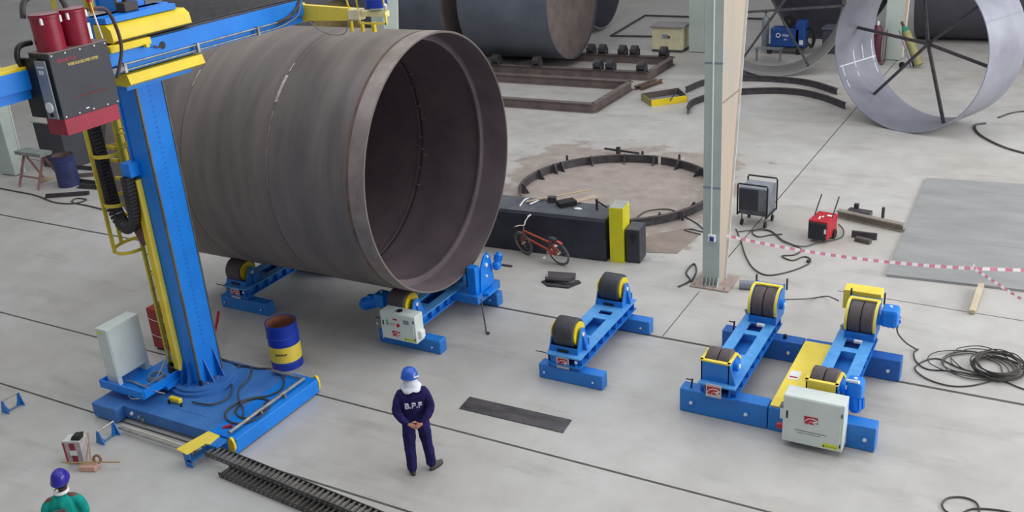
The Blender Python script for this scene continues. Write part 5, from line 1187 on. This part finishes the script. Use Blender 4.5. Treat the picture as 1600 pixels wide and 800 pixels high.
def head_chain(c, tilt=0):
    c = Vector(c)
    return [([c+Vector((0, -.01, -.20)), c+Vector((0, -.005, -.12)), c+Vector((0, .0, -.03)), c+Vector((0, -.005, .05)), c+Vector((0, -.01, .095))], [.056, .056, .074, .082, .055], [(0, 1), (1, 2), (2, 3), (3, 4)], 0),
            ([c+Vector((0, .02, -.02)), c+Vector((0, .05, -.07)), c+Vector((0, .065, -.095))], [.06, .045, .025], [(0, 1), (1, 2)], 0),
            ([c+Vector((0, .06, .02)), c+Vector((0, .092, -.01)), c+Vector((0, .098, -.025))], [.014, .013, .012], [(0, 1), (1, 2)], 0),
            ([c+Vector((-.02, .072, -.062)), c+Vector((.02, .072, -.062))], [.009, .009], [(0, 1)], 0)]+[
            ([c+Vector((s*.072, -.01, .02)), c+Vector((s*.084, -.018, .0)), c+Vector((s*.078, -.005, -.03))], [.010, .014, .010], [(0, 1), (1, 2)], 0) for s in (-1, 1)]
def helmet(c, m, parent, T, R=None, band=None, strap=True, blk=False):
    R = R or Matrix(); c = Vector(c); B = T @ Matrix.Translation(c) @ R
    mb = MB(); seg, rings = 32, 12; vs = []
    for i in range(rings+1):
        t = (PI/2)*i/rings
        for k in range(seg):
            a = 2*PI*k/seg; rr = math.cos(t)**.75; vs.append(Vector((rr*math.cos(a)*.118, rr*math.sin(a)*.142-.005, math.sin(t)*.135)))
    mb.add(vs, [(i*seg+k, i*seg+(k+1) % seg, (i+1)*seg+(k+1) % seg, (i+1)*seg+k) for i in range(rings) for k in range(seg)], True)
    vs = []
    for (f, z) in ((1.0, .0), (1.07, -.004), (1.07, -.012), (.98, -.010)):
        for k in range(seg):
            a = 2*PI*k/seg; ex = .045*max(0, math.sin(a))**2; vs.append(Vector((.118*f*math.cos(a), (.142*f+ex*(f > 1.01))*math.sin(a)-.005, z)))
    mb.add(vs, [(i*seg+k, i*seg+(k+1) % seg, (i+1)*seg+(k+1) % seg, (i+1)*seg+k) for i in range(3) for k in range(seg)], True)
    h = mb.xf(B).build('helmet', m, parent)
    rd = MB()
    for i in range(8):
        t0, t1 = math.radians(30+15*i), math.radians(45+15*i)
        rd.bar(Vector((0, .137*math.cos(t0)-.005, .135*math.sin(t0))), Vector((0, .137*math.cos(t1)-.005, .135*math.sin(t1))), .03, .012, up=(0, 0, 1) if 1 else None)
    rd.xf(B).build('helmet_ridge', m, h)
    if band: MB().box(-.005, .075, -.150, -.140, .012, .034).xf(B @ Matrix.Rotation(math.radians(12), 4, 'Z')).build('helmet_sticker', band, h)
    if blk: 
        q = MB().lathe((0, -.005, -.035), (0, 0, 1), [(0, .104), (.0, .112), (.035, .118), (.035, .11)], 32).xf(B).build('helmet_liner', BLACK, h)
        MB().ring((0, -.005, -.03), (0, 0, 1), 0, .016, .11, .122, 24, math.radians(200), math.radians(300), ref=(1, 0, 0)).xf(B).build('adjusting_band', GREYP, h)
    return h
def shoe(p, yaw, m, parent, T, up=0.0):
    M = T @ Matrix.Translation(Vector(p)) @ Matrix.Rotation(yaw, 4, 'Z')
    n = 24; vs = []; prof = [(0, 1.0), (.02, 1.03), (.05, .95), (.085, .62), (.10, .45)]
    for z, k in prof:
        for i in range(n):
            a = 2*PI*i/n; x = .046*k*math.cos(a)*(1+.12*math.sin(a)); y = .135*(k if z < .06 else k)*math.sin(a)+.055-(z*.55 if z > .05 else 0)
            vs.append(Vector((x, y, z)))
    mb = MB().add(vs, [(i*n+k, i*n+(k+1) % n, (i+1)*n+(k+1) % n, (i+1)*n+k) for i in range(len(prof)-1) for k in range(n)], True)
    mb.add(vs, [tuple(range(n))[::-1], tuple(range(n*4, n*5))])
    s = mb.xf(M).build('shoe', m, parent)
    MB().add([Vector((v.x*1.04, (v.y-.055)*1.02+.055, z)) for z in (0, .018) for v in vs[:n]], [(k, (k+1) % n, n+(k+1) % n, n+k) for k in range(n)]+[tuple(range(n, 2*n)), tuple(range(n))[::-1]]).xf(M).build('sole', BLACK, s)

def arm_hands_back(T):
    pass
def local_hand(ch): return ch
# --- man in navy coverall
th = math.radians(38)
px, py = -7.35, 9.42
t = thing('person', 'person in navy coverall and blue helmet standing with hands clasped behind the back', 'person', (px, py, 0), th)
sh = 1.35
AL = [Vector((-.175, -.0, sh)), Vector((-.225, -.03, 1.22)), Vector((-.245, -.07, 1.10)), Vector((-.18, -.17, 1.03)), Vector((-.085, -.225, .965))]
AR = [Vector((.175, -.0, sh)), Vector((.225, -.03, 1.22)), Vector((.245, -.07, 1.10)), Vector((.18, -.17, 1.03)), Vector((.075, -.22, .955))]
LL = [Vector((-.09, 0, .90)), Vector((-.105, .0, .70)), Vector((-.115, .015, .48)), Vector((-.12, -.01, .28)), Vector((-.12, -.03, .09))]
RL = [Vector((.10, 0, .90)), Vector((.115, .02, .70)), Vector((.13, .04, .48)), Vector((.15, .04, .28)), Vector((.165, .03, .09))]
def body_chain(AL, AR, LL, RL, k, kt=1.0, shz=1.40):
    pts = [Vector((0, 0, .94)), Vector((0, -.0, 1.07)), Vector((0, -.01, 1.20)), Vector((0, -.01, 1.30)), Vector((0, -.005, 1.40))]
    rad = [(.155*kt, .115*kt), (.150*kt, .105*kt), (.170*kt, .115*kt), (.150*kt, .10*kt), (.06*k, .06*k)]
    e = [(0, 1), (1, 2), (2, 3), (3, 4)]
    def ext(ch, base, rr):
        i0 = len(pts); pts.extend(ch); rad.extend([r*k for r in rr]); e.append((base, i0)); e.extend([(i0+i, i0+i+1) for i in range(len(ch)-1)])
    ext(AL, 3, [.062, .055, .05, .043, .034]); ext(AR, 3, [.062, .055, .05, .043, .034])
    ext(LL, 0, [.098, .088, .066, .060, .045]); ext(RL, 0, [.098, .088, .066, .060, .045])
    return (pts, rad, e, 0)
hc = Vector((0, .045, 1.522))
hl = hand(AL[-1]+Vector((.0, 0, 0)), (1, -.1, -.55), (0, .8, .4), (.3, -.2, 1), .9)
hr = hand(AR[-1]+Vector((.0, -.02, 0)), (-1, -.1, -.45), (0, .8, .3), (-.3, -.2, 1), .5)
bc = body_chain(AL, AR, LL, RL, .82, .86)
body = put(skin_mesh([bc]+head_chain(hc)+hl+hr, .0065), 'body', SKIN, t); body['label'] = 'bare clasped hands and head'
for s in (-1, 1): MB().sphere(hc+Vector((s*.031, .083, .025)), .012, 12, 8).xf(WM[t.name]).build('eye', WHITE, t)
cc = body_chain([v.copy() for v in AL], [v.copy() for v in AR], [v.copy() for v in LL], [v.copy() for v in RL], 1.18, 1.06)
R_C = [(.185, .152), (.182, .140), (.198, .142), (.165, .115), (.08, .075)]+[.074, .080, .074, .064, .052]*2+[.120, .108, .090, .084, .080]*2
for q in range(25): cc[1][q] = R_C[q]
for q in (19, 24): cc[0][q] = cc[0][q]-Vector((0, 0, .045))
cov = put(skin_mesh([cc], .011), 'coverall', NAVY, t)
dt = bpy.data.textures.new('folds', 'CLOUDS'); dt.noise_scale = .16; dt.noise_depth = 2
dm = cov.modifiers.new('folds', 'DISPLACE'); dm.texture = dt; dm.strength = .028; dm.mid_level = .5
T = WM[t.name]
LET = mat('stencil_white', (196, 198, 214), (176, 178, 196), .8)
lt = lettering('B.P.F', T @ Vector((0.0, -.186, 1.235)), T.to_3x3() @ Vector((1, 0, -.02)), T.to_3x3() @ Vector((0, .10, 1)), .075, LET, t, .235, bold=.001, depth=.016)
hd_R = Matrix.Rotation(math.radians(-9), 4, 'X') @ Matrix.Rotation(math.radians(12), 4, 'Z')
helmet(hc+Vector((0, .0, .055)), HELM, t, T, hd_R, band=WHITE)
# white head cloth: drapes round the neck with a ragged hem
n = 40; vs = []; rows = [(.05, 1.10), (.0, 1.12), (-.03, 1.14), (-.055, 1.22), (-.075, 1.42), (-.085, 1.70)]
random.seed(5)
for i, (z, k) in enumerate(rows):
    for j in range(n):
        a = 2*PI*j/n; w = 1+.05*math.sin(5*a)*(i > 1); zz = z - (.03*abs(math.sin(2.5*a+.4)) if i == 5 else 0)
        yy = .105*k*w*math.sin(a)-.012-(.015 if i >= 4 and math.sin(a) < 0 else 0)
        vs.append(hc+Vector((.088*k*w*math.cos(a), yy, zz)))
# open at the face
fs = [(i*n+k, i*n+(k+1) % n, (i+1)*n+(k+1) % n, (i+1)*n+k) for i in range(5) for k in range(n) if not (i < 3 and 5 < k < 14)]
cl = MB().add(vs, fs, True).xf(T).build('head_cloth', CLOTHW, t)
so = cl.modifiers.new('s', 'SOLIDIFY'); so.thickness = .006
shoe((LL[-1].x, LL[-1].y+.035, 0), math.radians(8), SHOE, t, T); shoe((RL[-1].x+.02, RL[-1].y+.02, 0), math.radians(-48), SHOE, t, T)

# --- man in green shirt at the bottom left
gp = G(83, 737, 1.72); th = math.radians(48)
t = thing('person', 'person in green shirt and violet-blue helmet at the bottom left, seen from behind', 'person', (gp.x, gp.y, 0), th)
T = WM[t.name]
AL = [Vector((-.15, 0, 1.34)), Vector((-.195, 0, 1.22)), Vector((-.215, .0, 1.10)), Vector((-.21, .05, .98)), Vector((-.19, .12, .86))]
AR = [Vector((.15, 0, 1.34)), Vector((.195, 0, 1.22)), Vector((.215, .0, 1.10)), Vector((.21, .05, .98)), Vector((.19, .12, .86))]
LL = [Vector((-.09, 0, .90)), Vector((-.10, .01, .70)), Vector((-.105, .02, .48)), Vector((-.11, 0, .28)), Vector((-.11, -.02, .09))]
RL = [Vector((-v.x, v.y, v.z)) for v in LL]
hc = Vector((.04, .04, 1.535))
bc = body_chain(AL, AR, LL, RL, .78, .60); bc[1][3] = (.07, .07)
body = put(skin_mesh([bc]+head_chain(hc)+hand(AL[-1], (0, .3, -1), (1, 0, 0), (0, 1, 0), .5)+hand(AR[-1], (0, .3, -1), (-1, 0, 0), (0, 1, 0), .5), .0065), 'body', mat('dark_skin', (112, 78, 66), (98, 66, 56), .6), t)
for s in (-1, 1): MB().sphere(hc+Vector((s*.031, .083, .025)), .012, 12, 8).xf(T).build('eye', WHITE, t)
def top_chain(AL, AR):
    pts = [Vector((0, 0, .88)), Vector((0, 0, 1.08)), Vector((0, -.01, 1.24)), Vector((0, -.01, 1.33)), Vector((.02, -.005, 1.41))]; rad = [(.175, .155), (.17, .15), (.175, .150), (.155, .13), (.08, .078)]; e = [(0, 1), (1, 2), (2, 3), (3, 4)]
    out = [(pts, rad, e, 0)]
    for ch in (AL[:4], AR[:4]): out.append(([Vector((ch[0].x*.4, 0, ch[0].z-.05))]+[ch[0]-Vector((0, 0, .015))]+ch[1:], [.07, .070, .080, .074, .064], [(0, 1), (1, 2), (2, 3), (3, 4)], 0))
    return out
shirt = put(skin_mesh(top_chain(AL, AR), .011), 'shirt', GREEN, t)
dm = shirt.modifiers.new('folds', 'DISPLACE'); dm.texture = dt; dm.strength = .022
tr = ([Vector((0, 0, .95))]+LL+RL, [(.15, .12)]+[.11, .10, .082, .075, .07]*2, [(0, 1), (1, 2), (2, 3), (3, 4), (4, 5), (0, 6), (6, 7), (7, 8), (8, 9), (9, 10)], 0)
put(skin_mesh([tr], .011), 'trousers', mat('dark_trousers', (48, 50, 60), (38, 40, 50), .9), t)
MB().lathe((.025, -.006, 1.425), (0, 0, 1), [(0, .092), (.012, .095), (.035, .082), (.037, .074), (.01, .078), (0, .092)], 32).xf(T).build('collar', WHITE, t)
hl_ = MB().sphere(hc+Vector((0, -.008, .01)), .092, 20, 10, (.93, 1.05, 1.0), z0=-.75).xf(T).build('hair', BLACK, t)
helmet(hc+Vector((0, .0, .035)), HELM2, t, T, Matrix.Rotation(math.radians(6), 4, 'X') @ Matrix.Rotation(math.radians(-10), 4, 'Z') @ Matrix.Diagonal((.88, .92, 1.0, 1)), blk=True)
pl = MB().box(-.095, .045, -.166, -.15, 1.145, 1.28).xf(T).build('shirt_print', mat('print_grey', (70, 110, 104)), t)
emblem(T @ Vector((-.025, -.1675, 1.215)), T.to_3x3() @ Vector((1, 0, 0)), (0, 0, 1), .12, pl, backing=False)
for v, a in ((LL[-1], 6), (RL[-1], -6)): shoe((v.x, v.y-.02, 0), math.radians(a), SHOE, t, T)
